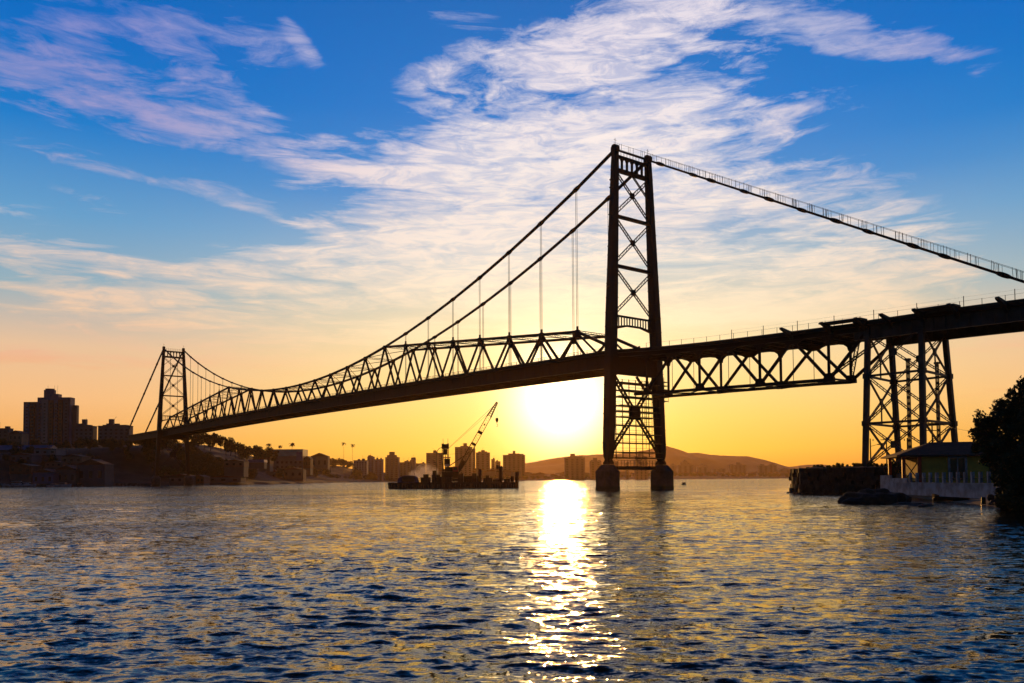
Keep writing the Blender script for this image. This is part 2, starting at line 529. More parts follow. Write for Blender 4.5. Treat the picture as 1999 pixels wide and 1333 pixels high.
    tag(o, kind='structure')
build_water()

# ------------------------------------------------------------------ the suspension bridge
# local frame: x across the roadway, y along it (towards the far bank), z up from the water
BX, BY, BROT = 26.665, 181.769, R(37.867)
SPAN, HW, PK = 339.5, 5.09, 339.5 / 27
bridge = empty('suspension_bridge', (BX, BY, 0), BROT)
tag(bridge, 'long dark steel suspension bridge crossing the whole bay with two tall towers and trussed deck', 'bridge')


def blocal(w, s, z=0.0):
    c, n = math.cos(BROT), math.sin(BROT)
    return Vector((BX + c * w - n * s, BY + n * w + c * s, z))


def half(z):                     # the legs lean inwards towards the top
    return 8.38 + (HW - 8.38) * z / 73.3


def legw(z):
    return float(np.interp(z, [5.6, 7.2, 9, 36, 70, 73.5], [.65, 1.55, 1.8, 1.92, 1.25, 1.1]))


def build_pier(s0, side):
    m = MB()
    w = half(0) * side
    for z0, z1, a0, a1 in ((-3, 0.6, 2.4, 2.4), (0.6, 4.0, 2.33, 2.33), (4.0, 5.4, 2.33, 1.2)):
        vs = []
        for z, a in ((z0, a0), (z1, a1)):
            c = a * .35
            for x, y in ((-a, -a + c), (-a + c, -a), (a - c, -a), (a, -a + c), (a, a - c), (a - c, a), (-a + c, a), (-a, a - c)):
                vs.append((w + x * .92, s0 + y * .92, z))
        fs = [tuple(range(7, -1, -1)), tuple(range(8, 16))] + [(i, (i + 1) % 8, (i + 1) % 8 + 8, i + 8) for i in range(8)]
        m.poly(vs, fs)
    return m.build('pier', M['pier'], bridge)


def build_tower(s0, detail, toward):
    tw = empty('tower', (0, s0, 0))
    tw.parent = bridge
    for sd in (-1, 1):
        m = MB()
        zs = [5.5, 6.1, 7.2, 9, 17, 25, 36, 47, 58, 66, 70, 73.2]
        for z0, z1 in zip(zs[:-1], zs[1:]):
            a0, a1 = legw(z0) / 2, legw(z1) / 2
            x0, x1 = sd * half(z0), sd * half(z1)
            vs = [(x0 - a0, -a0, z0), (x0 + a0, -a0, z0), (x0 + a0, a0, z0), (x0 - a0, a0, z0),
                  (x1 - a1, -a1, z1), (x1 + a1, -a1, z1), (x1 + a1, a1, z1), (x1 - a1, a1, z1)]
            m.poly(vs, [(3, 2, 1, 0), (4, 5, 6, 7), (0, 1, 5, 4), (1, 2, 6, 5), (2, 3, 7, 6), (3, 0, 4, 7)])
        if detail:               # cover plates and stiffening collars
            for z in np.arange(10, 72, 3.1):
                a = legw(z) + .10
                m.box((sd * half(z), 0, z), (a, a, .16))
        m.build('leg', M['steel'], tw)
        c = MB()
        x = sd * half(73.2)
        pr = [(-.85, 73.2), (-.8, 73.9), (-.5, 74.35), (0, 74.5), (.5, 74.35), (.8, 73.9), (.85, 73.2)]
        c.prism([(p[0], p[1]) for p in pr], x - .55, x + .55, 'x')
        c.tube((x, 0, 74.4), (x, 0, 75.9), .045, 6)
        c.bar((x - .4, 0, 75.5), (x + .4, 0, 75.5), .05)
        c.build('cable_saddle', M['steel'], tw)
        p = MB().box((sd * half(6), 0, 5.72), (1.3, 1.9, .5))
        p.tube((sd * half(6) , -1.0, 6.0), (sd * half(6), 1.0, 6.0), .42, 12)
        p.build('leg_hinge', M['steel'], tw)
    def xin(z): return half(z) - legw(z) / 2 + .05
    # top portal: two beams with open posts between
    m = MB(); a = xin(70.4)
    m.box((0, 0, 72.05), (2 * a, .5, .65)); m.box((0, 0, 69.0), (2 * a, .5, .95))
    for i in range(7):
        x = -a + 2 * a * (i + .5) / 7 if False else -a + 2 * a * i / 6
        m.box((x, 0, 70.5), (.40, .4, 2.4))
        if i < 6:
            for q in (-1, 1):
                xx = -a + 2 * a * (i + .5) / 6 + q * .42
                m.bar((xx, 0, 71.65), (xx - q * .28, 0, 71.7), .16)
                m.bar((xx + q * .12, 0, 71.2), (xx - q * .14, 0, 71.66), .16)
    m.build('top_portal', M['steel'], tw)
    # walkway rail on the top portal
    m = MB()
    for i in range(11):
        x = -a + 2 * a * i / 10
        m.box((x, -.35, 72.95), (.07, .07, 1.2))
    m.box((0, -.35, 73.5), (2 * a, .06, .06)); m.box((0, -.35, 73.0), (2 * a, .045, .045))
    m.build('handrail', M['steel'], tw)
    # knee braces below the top portal
    for sd in (-1, 1):
        MB().laced((sd * .25, 0, 68.6), (sd * xin(65) , 0, 64.6), .5, .15, (0, 1, 0)).build('knee_brace', M['steel'], tw)
    # struts and crossed diagonals
    for z in (58.9, 48.1):
        MB().box((0, 0, z), (2 * xin(z), .75, .62)).build('strut', M['steel'], tw)
    for z1, z0 in ((68.5, 59.5), (58.5, 48.7), (47.7, 37.6)):
        for sd in (-1, 1):
            m = MB()
            m.laced((-sd * xin(z1), 0, z1 - .2), (sd * xin(z0), 0, z0 + .2), .78, .17, (1, 0, .6), .7)
            m.build('diagonal_brace', M['steel'], tw)
        MB().box((0, 0, (z1 + z0) / 2 + (.25)), (1.2, .3, 1.2)).build('gusset_plate', M['steel'], tw)
    # lower portal with slats and a raised middle
    m = MB(); a = xin(36)
    m.box((0, 0, 37.3), (2 * a, .35, .40))
    m.prism([(-a, 34.7), (-a, 35.0), (-2.0, 35.6), (2.0, 35.6), (a, 35.0), (a, 34.7), (a - .1, 33.4), (a - .55, 34.45), (2.0, 35.2), (-2.0, 35.2), (-a + .55, 34.45), (-a + .1, 33.4)], -.17, .17)
    for i in range(14):
        x = -a + 2 * a * (i + .5) / 14
        zb = 34.95 + max(0, min(1, (a - abs(x)) / (a - 2.0))) * .6
        m.box((x, 0, (37.1 + zb) / 2 - .1), (.2, .2, 37.1 - zb + .25))
    m.build('lower_portal', M['steel'], tw)
    # heavy crossed bracing under the roadway
    zc = 16.6
    for sd in (-1, 1):
        for za, zb in ((24.4, zc), (zc, 8.3)):
            sg = sd if za > zc else -sd
            xa = sg * xin(za) if za > zc else 0
            xb = 0 if za > zc else sg * xin(zb)
            MB().laced((xa, 0, za), (xb, 0, zb), 1.15, .30, (1, 0, .5), 1.1, .16).build('heavy_brace', M['steel'], tw)
    MB().prism([(-1.25, zc - 1.4), (1.25, zc - 1.4), (1.55, zc), (1.25, zc + 1.4), (-1.25, zc + 1.4), (-1.55, zc)], -.35, .35).build('gusset_plate', M['steel'], tw)
    MB().laced((.6, 0, 24.6), (4.1, 0, 20.9), .6, .2, (1, 0, .5)).build('knee_brace', M['steel'], tw)
    MB().box((0, 0, 27.3), (2 * xin(27), .9, 5.2)).build('deck_girder', M['steel'], tw)
    # strut between the piers with a handrail
    m = MB(); m.box((0, 0, 4.7), (2 * half(4) - 4.6, 1.1, .75)); m.build('strut', M['steel'], tw)
    if detail:
        m = MB(); a = half(4) - 2.4
        for i in range(13):
            m.box((-a + 2 * a * i / 12, -.5, 5.7), (.07, .07, 1.3))
        for z in (5.75, 6.3): m.box((0, -.5, z), (2 * a, .06, .06))
        m.build('handrail', M['steel'], tw)
        # small work lamps bracketed off the near leg
        for z in (66.3, 64.6, 58.7, 51.8, 43.2, 19.6, 15.2):
            m = MB(); x = -half(z) - legw(z) / 2
            m.bar((x + .05, -.3, z), (x - .75, -.3, z + .1), .07); m.box((x - .85, -.3, z), (.35, .3, .28))
            m.build('bracket_lamp', M['steel'], tw)
    return tw


for s0 in (0.0, SPAN):
    for sd in (-1, 1):
        build_pier(s0, sd)
build_tower(0.0, True, 1)
build_tower(SPAN, False, -1)


# ---- levels along the bridge
def chain_z(s):                  # the eyebar chain of the main span
    return 37.5 + (73.3 - 37.5) * ((s - SPAN / 2) / (SPAN / 2)) ** 2


def top_z(k):                    # top chord of the stiffening truss at node k
    if 8 <= k <= 19: return chain_z(k * PK)
    q = min(k, 27 - k)
    return 35.6 + (chain_z(8 * PK) - 35.6) * (q - 1) / 7


def road_z(s):
    if s >= 0: return 30.0 + 1.3 * (1 - ((min(s, SPAN) - SPAN / 2) / (SPAN / 2)) ** 2)
    return float(np.interp(s, [-138, -80, -68, -56, -38, -22, -12, 0], [25.3, 26.95, 27.3, 27.45, 27.95, 28.55, 29.1, 30.0]))


def build_chain(pts, side, name='eyebar_chain'):
    m = MB()
    for a, b in zip(pts[:-1], pts[1:]):
        a = Vector((side * HW, a[0], a[1])); b = Vector((side * HW, b[0], b[1]))
        for o in (-.33, -.11, .11, .33):
            q = Vector((o, 0, 0))
            m.bar(a + q, b + q, .07, .36, up=(0, 0, 1))
        d = (b - a).normalized()
        for p, sg in ((a, 1), (b, -1)):
            n = Vector((0, -d.z, d.y))
            c = [p + n * .36, p + d * (.5 * sg) + n * .32, p + d * (1.05 * sg) + n * .17, p + d * (1.05 * sg) - n * .17, p + d * (.5 * sg) - n * .32, p - n * .36]
            m.prism([(v.y, v.z) for v in c], side * HW - .38, side * HW + .38, 'x')
        m.tube(b - Vector((.52, 0, 0)), b + Vector((.52, 0, 0)), .20, 8)
    return m.build(name, M['steel'], bridge)


def catwalk(pts, side, dense):
    """rope handrail on short posts above a chain"""
    m = MB(); g = random.Random(side + int(dense * 7))
    for a, b in zip(pts[:-1], pts[1:]):
        A = Vector((0, a[0], a[1])); B = Vector((0, b[0], b[1])); d = B - A; L = d.length
        for o in (-.6, .6):
            x = side * HW + o
            m.bar(A + Vector((x, 0, 1.45)), B + Vector((x, 0, 1.45)), .035)
            n = max(1, int(L / dense))
            for i in range(n):
                p = A + d * ((i + .5 + g.uniform(-.12, .12)) / n) + Vector((x, 0, .1))
                m.bar(p, p + Vector((0, g.uniform(-.1, .1), 1.45)), .05)
                if g.random() < .6: m.bar(p + d * (.55 / L), p + d * (.55 / L) + Vector((0, 0, 1.4)), .045)
    return m


main_pts = [(k * PK, 73.4 if k in (0, 27) else chain_z(k * PK)) for k in range(28)]
SIDE = [(-12.8 * i, 73.4 - .553 * 12.8 * i) for i in range(10)]
BACK = [(SPAN + 12.8 * i, 73.4 - .553 * 12.8 * i) for i in range(7)]
for sd in (-1, 1):
    c = build_chain(main_pts, sd)
    c = build_chain(SIDE, sd)
    catwalk(SIDE, sd, 3.5).build('catwalk_rail', M['steel'], c)
    c = build_chain(BACK, sd)

# ---- hangers from the chain to the truss
for sd in (-1, 1):
    for k in list(range(1, 8)) + list(range(20, 27)):
        m = MB()
        for o in (-.22, .22):
            m.tube((sd * HW, k * PK + o, top_z(k)), (sd * HW, k * PK + o, chain_z(k * PK)), .05, 6)
        m.build('hanger_ropes', M['rope'], bridge)

# ---- stiffening trusses
for sd in (-1, 1):
    x = sd * HW
    m = MB()
    for k in range(1, 26):
        a = (x, k * PK, top_z(k)); b = (x, (k + 1) * PK, top_z(k + 1))
        m.bar(a, b, .55, .62)
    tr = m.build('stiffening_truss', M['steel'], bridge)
    for k0, k1 in ((0, 1), (27, 26)):
        MB().bar((x, k0 * PK + (1 if k0 == 0 else -1) * .8, road_z(k0 * PK) + .3), (x, k1 * PK, top_z(k1)), .6, .62).build('end_post', M['steel'], tr)
    for k in range(1, 27):
        for o in (-.5, .5):
            s = (k + o) * PK
            if (k == 1 and o < 0) or (k == 26 and o > 0): continue
            m = MB()
            a = Vector((x, k * PK, top_z(k))); b = Vector((x, s, road_z(s) - .6))
            if k < 8:
                m.laced(a, b, .62, .22, (0, 1, 0), .9, .1)
                m.bar(a, b, .40, .12, up=(0, 1, 0))
            else:
                m.bar(a, b, .45, .50, up=(0, 1, 0))
            m.build('truss_diagonal', M['steel'], tr)
        m = MB()
        m.prism([(k * PK - .75, top_z(k) - .2), (k * PK - .4, top_z(k) - 1.25), (k * PK + .4, top_z(k) - 1.25), (k * PK + .75, top_z(k) - .2), (k * PK + .45, top_z(k) + .45), (k * PK - .45, top_z(k) + .45)], x - .34, x + .34, 'x')
        if k < 8 or k > 19: m.box((x, k * PK, top_z(k) + .8), (.3, .5, .9))
        m.build('gusset_plate', M['steel'], tr)
        if k < 8:                # light sub-hangers down to the roadway
            m = MB()
            for o in (-.28, 0, .28): m.tube((x, k * PK + o, top_z(k) - 1), (x, k * PK + o, road_z(k * PK)), .045, 5)
            m.build('sub_hanger', M['rope'], tr)
    # small W at the end bays
    for e, k in ((1, 0), (-1, 27)):
        s0 = k * PK
        for q0, q1 in ((.5, 1.0), (.5, .25)):
            za = road_z(s0); zb = top_z(1) if q1 == 1.0 else za + (top_z(1) - za) * .25 * 1.2 + .6
            MB().bar((x, s0 + e * q0 * PK, za), (x, s0 + e * q1 * PK, zb - .3), .34, .36).build('truss_diagonal', M['steel'], tr)

# ---- cross bracing in the plane of the top chords
for k in range(1, 27):
    m = MB()
    z = top_z(k) + .1
    m.laced((-HW + .3, k * PK, z), (HW - .3, k * PK, z), .55, .13, (0, 0, 1), .8)
    m.build('cross_strut', M['steel'], bridge)
    if k < 26:
        m = MB()
        z1 = top_z(k + 1) + .1
        if k < 19 or True:
            mid = Vector((0, (k + .5) * PK, (z + z1) / 2 + .15))
            m.bar((-HW + .3, k * PK, z), (HW - .3, (k + 1) * PK, z1), .16)
            m.bar((HW - .3, k * PK, z), tuple(mid + Vector((.1, -.1, 0))), .16)
            m.bar(tuple(mid + Vector((-.1, .1, 0))), (-HW + .3, (k + 1) * PK, z1), .16)
        m.build('lateral_bracing', M['steel'], bridge)

# ---- roadway
def strip(m, s_list, w0, w1, zf, d0, d1):
    """longitudinal member of constant width between offsets d0 (top) and d1 (bottom) from the road level"""
    for a, b in zip(s_list[:-1], s_list[1:]):
        za, zb = zf(a), zf(b)
        vs = [(w0, a, za + d1), (w1, a, za + d1), (w1, a, za + d0), (w0, a, za + d0),
              (w0, b, zb + d1), (w1, b, zb + d1), (w1, b, zb + d0), (w0, b, zb + d0)]
        m.poly(vs, [(0, 1, 2, 3), (7, 6, 5, 4), (0, 4, 5, 1), (1, 5, 6, 2), (2, 6, 7, 3), (3, 7, 4, 0)])


ms = [i * PK / 2 for i in range(0, 55)] + [SPAN + 14, SPAN + 30, SPAN + 50, SPAN + 72]
m = MB(); strip(m, ms, -6.2, 6.2, road_z, -.45, -.85)
deck = m.build('main_deck', M['steel'], bridge)
for sd in (-1, 1):
    m = MB(); strip(m, ms, sd * HW - .18, sd * HW + .18, road_z, -.1, -3.5)
    strip(m, ms, sd * HW - .42, sd * HW + .42, road_z, -3.5, -3.72)
    strip(m, ms, sd * HW - .42, sd * HW + .42, road_z, .12, -.1)
    for i in range(0, 110):
        s = i * PK / 4
        z = road_z(s)
        m.box((sd * HW, s, z - 1.8), (.52, .14, 3.3))
    m.build('edge_girder', M['steel'], deck)
    m = MB()
    for i in range(0, 162):
        s = i * 2.1
        m.box((sd * 6.1, s, road_z(s) + .1), (.08, .08, 1.1))
    for d in (.62, .25): strip(m, ms[:55], sd * 6.1 - .03, sd * 6.1 + .03, road_z, d, d - .07)
    m.build('railing', M['steel'], deck)
m = MB()
for i in range(0, 55):
    s = i * PK / 2; z = road_z(s)
    m.prism([(-HW, z - .9), (HW, z - .9), (HW, z - 2.6), (3, z - 3.1), (-3, z - 3.1), (-HW, z - 2.6)], s - .16, s + .16)
m.build('floor_beams', M['steel'], deck)
m = MB()
for w in (-3.4, -2, -.7, .7, 2, 3.4): strip(m, ms, w - .15, w + .15, road_z, -.86, -1.7)
m.build('stringers', M['steel'], deck)

# ---- side span over the near bank
S_END = -56.0
ss = [0, -6, -12, -18, -24, -30, -36, -42, -48, -54, -60, -66, -72, -78, -90, -102, -114, -126, -138]
m = MB(); strip(m, ss, -6.0, 6.0, road_z, -.35, -.8)
sdeck = m.build('side_deck', M['steel'], bridge)
near_nodes = [-8.4, -22.1, -35.8, -49.4]
far_nodes = [-5.2, -19.2, -33.2, -47.4]
for sd, nodes, zz in ((-1, near_nodes, (20.0, 18.7)), (1, far_nodes, (20.2, 19.3))):
    x = sd * HW
    st = nodes[1] - nodes[0]
    def bz(s): return zz[0] + (zz[1] - zz[0]) * (s - nodes[0]) / (nodes[3] - nodes[0])
    m = MB()
    m.bar((x, nodes[0] + 3.5, bz(nodes[0])), (x, nodes[3] - .6, bz(nodes[3])), .5, .55)
    tr = m.build('side_truss', M['steel'], bridge)
    m = MB()
    strip(m, [s for s in ss if s >= -54] + [S_END], x - .2, x + .2, road_z, 0.0, -1.45)
    strip(m, [s for s in ss if s >= -54] + [S_END], x - .45, x + .45, road_z, -1.45, -1.58)
    m.build('top_chord', M['steel'], tr)
    tops = [nodes[0] - st / 2] + [n + st / 2 for n in nodes]
    for i, n in enumerate(nodes):
        MB().bar((x, n, bz(n)), (x, n, road_z(n) - 1.5), .34, .38, up=(0, 1, 0)).build('truss_post', M['steel'], tr)
        for o in (-1, 1):
            if i == 0 and o > 0: continue
            s1 = n + o * abs(st) / 2 * (1.0)
            if i == 3 and o < 0: s1 = S_END - .3
            MB().bar((x, n, bz(n)), (x, s1, road_z(s1) - 1.5), .42, .46, up=(0, 1, 0)).build('truss_diagonal', M['steel'], tr)
        g_ = MB(); z = bz(n)
        g_.prism([(n - .95, z - .35), (n + .95, z - .35), (n + .95, z + .25), (n + .55, z + 1.1), (n - .55, z + 1.1), (n - .95, z + .25)], x - .3, x + .3, 'x')
        g_.build('gusset_plate', M['steel'], tr)
        z = road_z(n) - 1.55
        g_ = MB(); g_.prism([(n - 2.6, z + .05), (n - 1.2, z - .2), (n - .5, z - .7), (n - .3, z - 1.4), (n + .3, z - 1.4), (n + .5, z - .7), (n + 1.2, z - .2), (n + 2.6, z + .05)], x - .24, x + .24, 'x')
        g_.build('haunch_plate', M['steel'], tr)
        s1 = n - abs(st) / 2
        if i < 3:
            z = road_z(s1) - 1.55
            g_ = MB(); g_.prism([(s1 - 3.0, z + .05), (s1 - 1.6, z - .35), (s1 - .9, z - .75), (s1 + .9, z - .75), (s1 + 1.6, z - .35), (s1 + 3.0, z + .05)], x - .24, x + .24, 'x')
            g_.build('haunch_plate', M['steel'], tr)
        if i < 3:                # thin rod hung at mid panel
            MB().tube((x, s1, z), (x, s1, bz(s1)), .06, 5).build('hanging_rod', M['rope'], tr)
# bottom lateral bracing and end sway frame
for i in range(3):
    for a, b, c in ((near_nodes[i], far_nodes[i + 1], -1),):
        m = MB()
        mid = (near_nodes[i] + near_nodes[i + 1]) / 2
        m.bar((-HW, near_nodes[i], 19.8 - i * .4), (0, mid, 19.7 - i * .4), .22)
        m.bar((0, mid, 19.7 - i * .4), (HW, far_nodes[i], 20.0 - i * .35), .22)
        m.bar((0, mid, 19.6 - i * .4), (-HW, near_nodes[i + 1], 19.4 - i * .4), .2)
        m.bar((0, mid, 19.5 - i * .4), (HW, far_nodes[i + 1], 19.7 - i * .35), .2)
        m.build('lateral_bracing', M['steel'], bridge)
MB().laced((-HW, near_nodes[3], 19.2), (HW, far_nodes[3] - 6, 26.2), .7, .16, (0, 1, .3)).build('sway_brace', M['steel'], bridge)
MB().laced((HW, far_nodes[3], 19.6), (-HW, near_nodes[3] - 5.5, 25.6), .7, .16, (0, 1, .3)).build('sway_brace', M['steel'], bridge)
MB().bar((-HW, near_nodes[3], 18.9), (HW, far_nodes[3], 19.4), .3).build('cross_strut', M['steel'], bridge)
for i in range(3):
    MB().bar((-HW, near_nodes[i], 19.9 - .4 * i), (HW, far_nodes[i], 20.1 - .35 * i), .26).build('cross_strut', M['steel'], bridge)
# plate girders of the approach beyond the first trestle bent
for sd in (-1, 1):
    x = sd * HW
    gs = [s for s in ss if s <= -54]
    m = MB()
    strip(m, gs, x - .12, x + .12, road_z, .0, -2.75)
    strip(m, gs, x - .38, x + .38, road_z, -2.75, -2.9)
    strip(m, gs, x - .38, x + .38, road_z, .12, .0)
    s = -55.0
    while s > -136:
        m.box((x, s, road_z(s) - 1.4), (.5, .12, 2.7)); s -= 1.7
    m.build('plate_girder', M['steel_g'], sdeck)
m = MB()
s = -3.0
while s > -136:
    z = road_z(s)
    m.box((0, s, z - 1.15), (2 * HW - .3, .3, .75)); s -= 3.0
m.build('floor_beams', M['steel'], sdeck)
m = MB()
for w in (-3.4, -1.7, 0, 1.7, 3.4): strip(m, ss, w - .14, w + .14, road_z, -.81, -1.25)
m.build('stringers', M['steel'], sdeck)
# unfinished footway plates and brackets outboard of the near girder
for s0, s1 in ((-49.5, -56.8), (-65.3, -71.2)):
    m = MB(); strip(m, [s0, s1], -8.1, -5.9, road_z, .28, .02); m.build('footway_plate', M['steel_g'], sdeck)
for s in (-42.6, -50.2, -56.2, -60.4, -65.5, -70.6, -77.2, -82.5, -88.0):
    m = MB(); z = road_z(s)
    m.prism([(-5.3, z - .1), (-5.3, z - 1.6), (-6.6, z - .7), (-8.5, z + .0), (-8.5, z + .30), (-6.2, z - .05)], s - .28, s + .28)
    m.build('footway_bracket', M['steel_g'], sdeck)
for sd, a, step in ((-1, -9.0, 3.1), (1, -9.0, 3.1)):
    m = MB(); s = a
    while s > -126:
        z = road_z(s)
        m.box((sd * 5.8, s, z + .36), (.06, .06, 1.08)); s -= step
    for d in (.85,):
        strip(m, [-9.0] + [q for q in ss if q <= -12 and q >= -132], sd * 5.8 - .012, sd * 5.8 + .012, road_z, d, d - .025)
    m.build('railing', M['steel'], sdeck)
m = MB()
s = -30.0
while s > -125:
    z = road_z(s)
    m.box((-5.4, s, z + .8), (.08, .08, 1.7)); s -= 6.9
for d in (1.5,):
    strip(m, [q for q in ss if q <= -30], -5.41, -5.40, road_z, d, d - .012)
m.build('safety_line_posts', M['steel'], sdeck)

# ---- steel trestle on the near bank
def build_trestle(s_front, s_back):
    t = empty('trestle_tower', (0, 0, 0)); t.parent = bridge
    ztop, zbot = 26.2, 3.4
    def hp(z, sd=1): return HW + (2.5 if sd > 0 else 1.2) * (1 - (z - zbot) / (ztop - zbot))
    def sp(q, z): return (s_front if q == 0 else s_back) + (0.35 if q == 0 else -.35) * (1 - (z - zbot) / (ztop - zbot))
    lv = [ztop - .8, 18.6, 11.0, zbot + .6]
    for q in (0, 1):
        for sd in (-1, 1):
            off = 1.6 if sd > 0 and q == 0 else (1.3 if sd > 0 else 0)
            m = MB()
            m.bar((sd * hp(zbot, sd), sp(q, zbot) + off, zbot), (sd * hp(ztop, sd), sp(q, ztop) + off, ztop), .74, .74)
            for z in lv[:3]: m.box((sd * hp(z, sd), sp(q, z) + off, z), (.98, .98, .8))
            m.build('trestle_leg', M['steel_g'], t)
            MB().box((sd * hp(zbot, sd), sp(q, zbot) + off, zbot - .5), (2.2, 2.2, 1.6)).build('footing', M['conc'], t)
    P = {}
    for q in (0, 1):
        for sd in (-1, 1):
            off = 1.6 if sd > 0 and q == 0 else (1.3 if sd > 0 else 0)
            P[(q, sd)] = lambda z, q=q, sd=sd, off=off: Vector((sd * hp(z, sd), sp(q, z) + off, z))
    faces = [((0, -1), (0, 1)), ((1, -1), (1, 1)), ((0, -1), (1, -1)), ((0, 1), (1, 1))]
    for a, b in faces:
        n = (P[b](10) - P[a](10)).cross(Vector((0, 0, 1))).normalized()
        for z1, z0 in zip(lv[:-1], lv[1:]):
            A, B, A0, B0 = P[a](z1), P[b](z1), P[a](z0), P[b](z0)
            up = n.cross(Vector((0, 0, 1)))
            cx = (A + B + A0 + B0) / 4
            MB().laced(A, cx, .42, .12, up, .6).build('diagonal_brace', M['steel_g'], t)
            MB().laced(B, cx, .42, .12, up, .6).build('diagonal_brace', M['steel_g'], t)
            MB().laced(A0, cx, .42, .12, up, .6).build('diagonal_brace', M['steel_g'], t)
            MB().laced(B0, cx, .42, .12, up, .6).build('diagonal_brace', M['steel_g'], t)
            MB().bar(cx - Vector((0, 0, .55)), cx + Vector((0, 0, .55)), .85, .3, up=n).build('gusset_plate', M['steel_g'], t)
            if z0 > 5: MB().laced(cx, (A0 + B0) / 2, .36, .1, up, .55).build('hanger_post', M['steel_g'], t)
        for z in lv[1:3]:
            MB().bar(P[a](z), P[b](z), .28, .34).build('strut', M['steel_g'], t)
    return t


build_trestle(-56.4, -65.0)

# ---- scaffolding hung in the lower part of the near tower
sc_t = empty('scaffolding', tuple(blocal(0, 0, 6.2)), BROT)
tag(sc_t, 'many-decked work scaffold of planks and tubes filling the lower bay of the nearest bridge tower', 'scaffolding')
ZS = [23.0, 21.4, 20.0, 18.1, 16.9, 15.7, 13.9, 12.0, 10.1, 8.1, 6.9]
g = random.Random(3)
for z in ZS:
    a = half(z) - .75
    x0 = -a + g.choice([0, 0, .6, 1.5]) * g.random(); x1 = a - g.choice([0, 0, .8]) * g.random()
    if z == 18.1: x1 = a
    m = MB()
    m.box(((x0 + x1) / 2, 1.15, z - 6.2), (x1 - x0, .9, .28))
    m.box(((x0 + x1) / 2, -1.15, z - 6.2 - .1), (x1 - x0 - .4, .7, .16))
    pl = m.build('scaffold_platform', M['wood'], sc_t)
    m = MB()
    for h in (.45, .95): m.bar((x0, 1.55, z - 6.2 + h), (x1, 1.55, z - 6.2 + h), .055)
    m.build('guard_rail', M['steel'], pl)
for i in range(15):
    x = -7.2 + 14.4 * i / 14
    y = 1.6 if i % 2 else .75
    z1 = 24.0; z0 = 6.4 + g.random() * .8
    if abs(x) > half(z1) - 1: z1 = max(9, 73.3 * (8.38 - abs(x) - 1) / 3.29)
    if z1 > z0: MB().bar((x, y, z0 - 6.2), (x, y, z1 - 6.2), .075).build('scaffold_standard', M['steel'], sc_t)
for i in range(9):
    x = 1.2 + g.random() * 4.6; y = -1.45
    MB().bar((x, y, g.uniform(.5, 8)), (x, y, 17.4), .06).build('scaffold_standard', M['steel'], sc_t)
# short stack of cradles outside the far leg
cr = empty('hanging_cradle', tuple(blocal(half(22) + 1.6, -.4, 19.6)), BROT)
tag(cr, 'small stack of work platforms outside the right leg of the nearest tower', 'work cradle')
for i in range(6):
    MB().box((0, 0, i * .85), (1.5, 1.3, .14)).build('cradle_deck', M['wood'], cr)
for x, y in ((-.7, -.6), (.7, -.6), (.7, .6), (-.7, .6)):
    MB().bar((x, y, -.2), (x, y, 5.3), .07).build('cradle_post', M['steel'], cr)
# two perforated temporary masts standing inside the trestle
for s, w, h, lb in ((-62.6, -4.8, 17.4, 'tall slim punched steel mast inside the trestle, left of the thick middle legs'),
                    (-62.6, 4.6, 17.6, 'tall slim punched steel mast inside the trestle, beside its rightmost leg')):
    p = blocal(w, s, 3.0)
    e = empty('temporary_mast', tuple(p), BROT)
    tag(e, lb, 'mast', 'temporary masts inside the trestle')
    m = MB(); z = .3
    for x, y in ((-.17, -.17), (.17, -.17), (.17, .17), (-.17, .17)): m.box((x, y, h / 2), (.10, .10, h))
    while z < h:
        m.box((0, -.17, z), (.26, .06, .4)); m.box((0, .17, z), (.26, .06, .4)); m.box((.17, 0, z), (.06, .26, .4)); m.box((-.17, 0, z), (.06, .26, .4)); z += .95
    m.build('mast_frame', M['steel_g'], e)
    MB().box((0, 0, h + .2), (.7, .7, .3)).build('mast_cap', M['steel_g'], e)

# ------------------------------------------------------------------ land
def sdist(X, Y, pts):
    """signed distance to the open polyline pts, positive on its left-hand (inland) side"""
    best = np.full(X.shape, 1e9); sg = np.ones(X.shape)
    for (x0, y0), (x1, y1) in zip(pts[:-1], pts[1:]):
        dx, dy = x1 - x0, y1 - y0; L2 = dx * dx + dy * dy
        t = np.clip(((X - x0) * dx + (Y - y0) * dy) / L2, 0, 1)
        d = np.hypot(X - (x0 + t * dx), Y - (y0 + t * dy))
        c = dx * (Y - y0) - dy * (X - x0)
        u = d < best - 1e-6
        best = np.where(u, d, best); sg = np.where(u, np.sign(c), sg)
    return best * sg


def grid_mesh(name, xs, ys, hf, m, kind='structure', smooth=True):
    X, Y = np.meshgrid(xs, ys)
    Z = hf(X, Y)
    nr, nt = X.shape
    co = np.stack([X, Y, Z], -1).reshape(-1, 3)
    i = np.arange((nr - 1) * (nt - 1)); a = (i // (nt - 1)) * nt + i % (nt - 1)
    F = np.stack([a, a + 1, a + nt + 1, a + nt], -1)
    keep = (Z.reshape(-1)[F] > -1.8).any(1)
    F = F[keep]
    me = bpy.data.meshes.new(name)
    used = np.unique(F); remap = np.full(len(co), -1); remap[used] = np.arange(len(used))
    me.from_pydata(co[used].tolist(), [], remap[F].tolist())
    me.polygons.foreach_set('use_smooth', [smooth] * len(me.polygons))
    me.materials.append(m); me.update()
    o = bpy.data.objects.new(name, me); C.objects.link(o)
    tag(o, kind=kind)
    return o


def wob(X, Y, s, seed=0):
    g = np.random.default_rng(seed); z = np.zeros_like(X, dtype=float)
    for i in range(10):
        k = 2 ** (i * .45) / s; a = g.uniform(0, 6.28); p = g.uniform(0, 6.28)
        z += np.sin((X * math.cos(a) + Y * math.sin(a)) * k * 6.28 + p) / 2 ** (i * .35)
    return z / 3.0


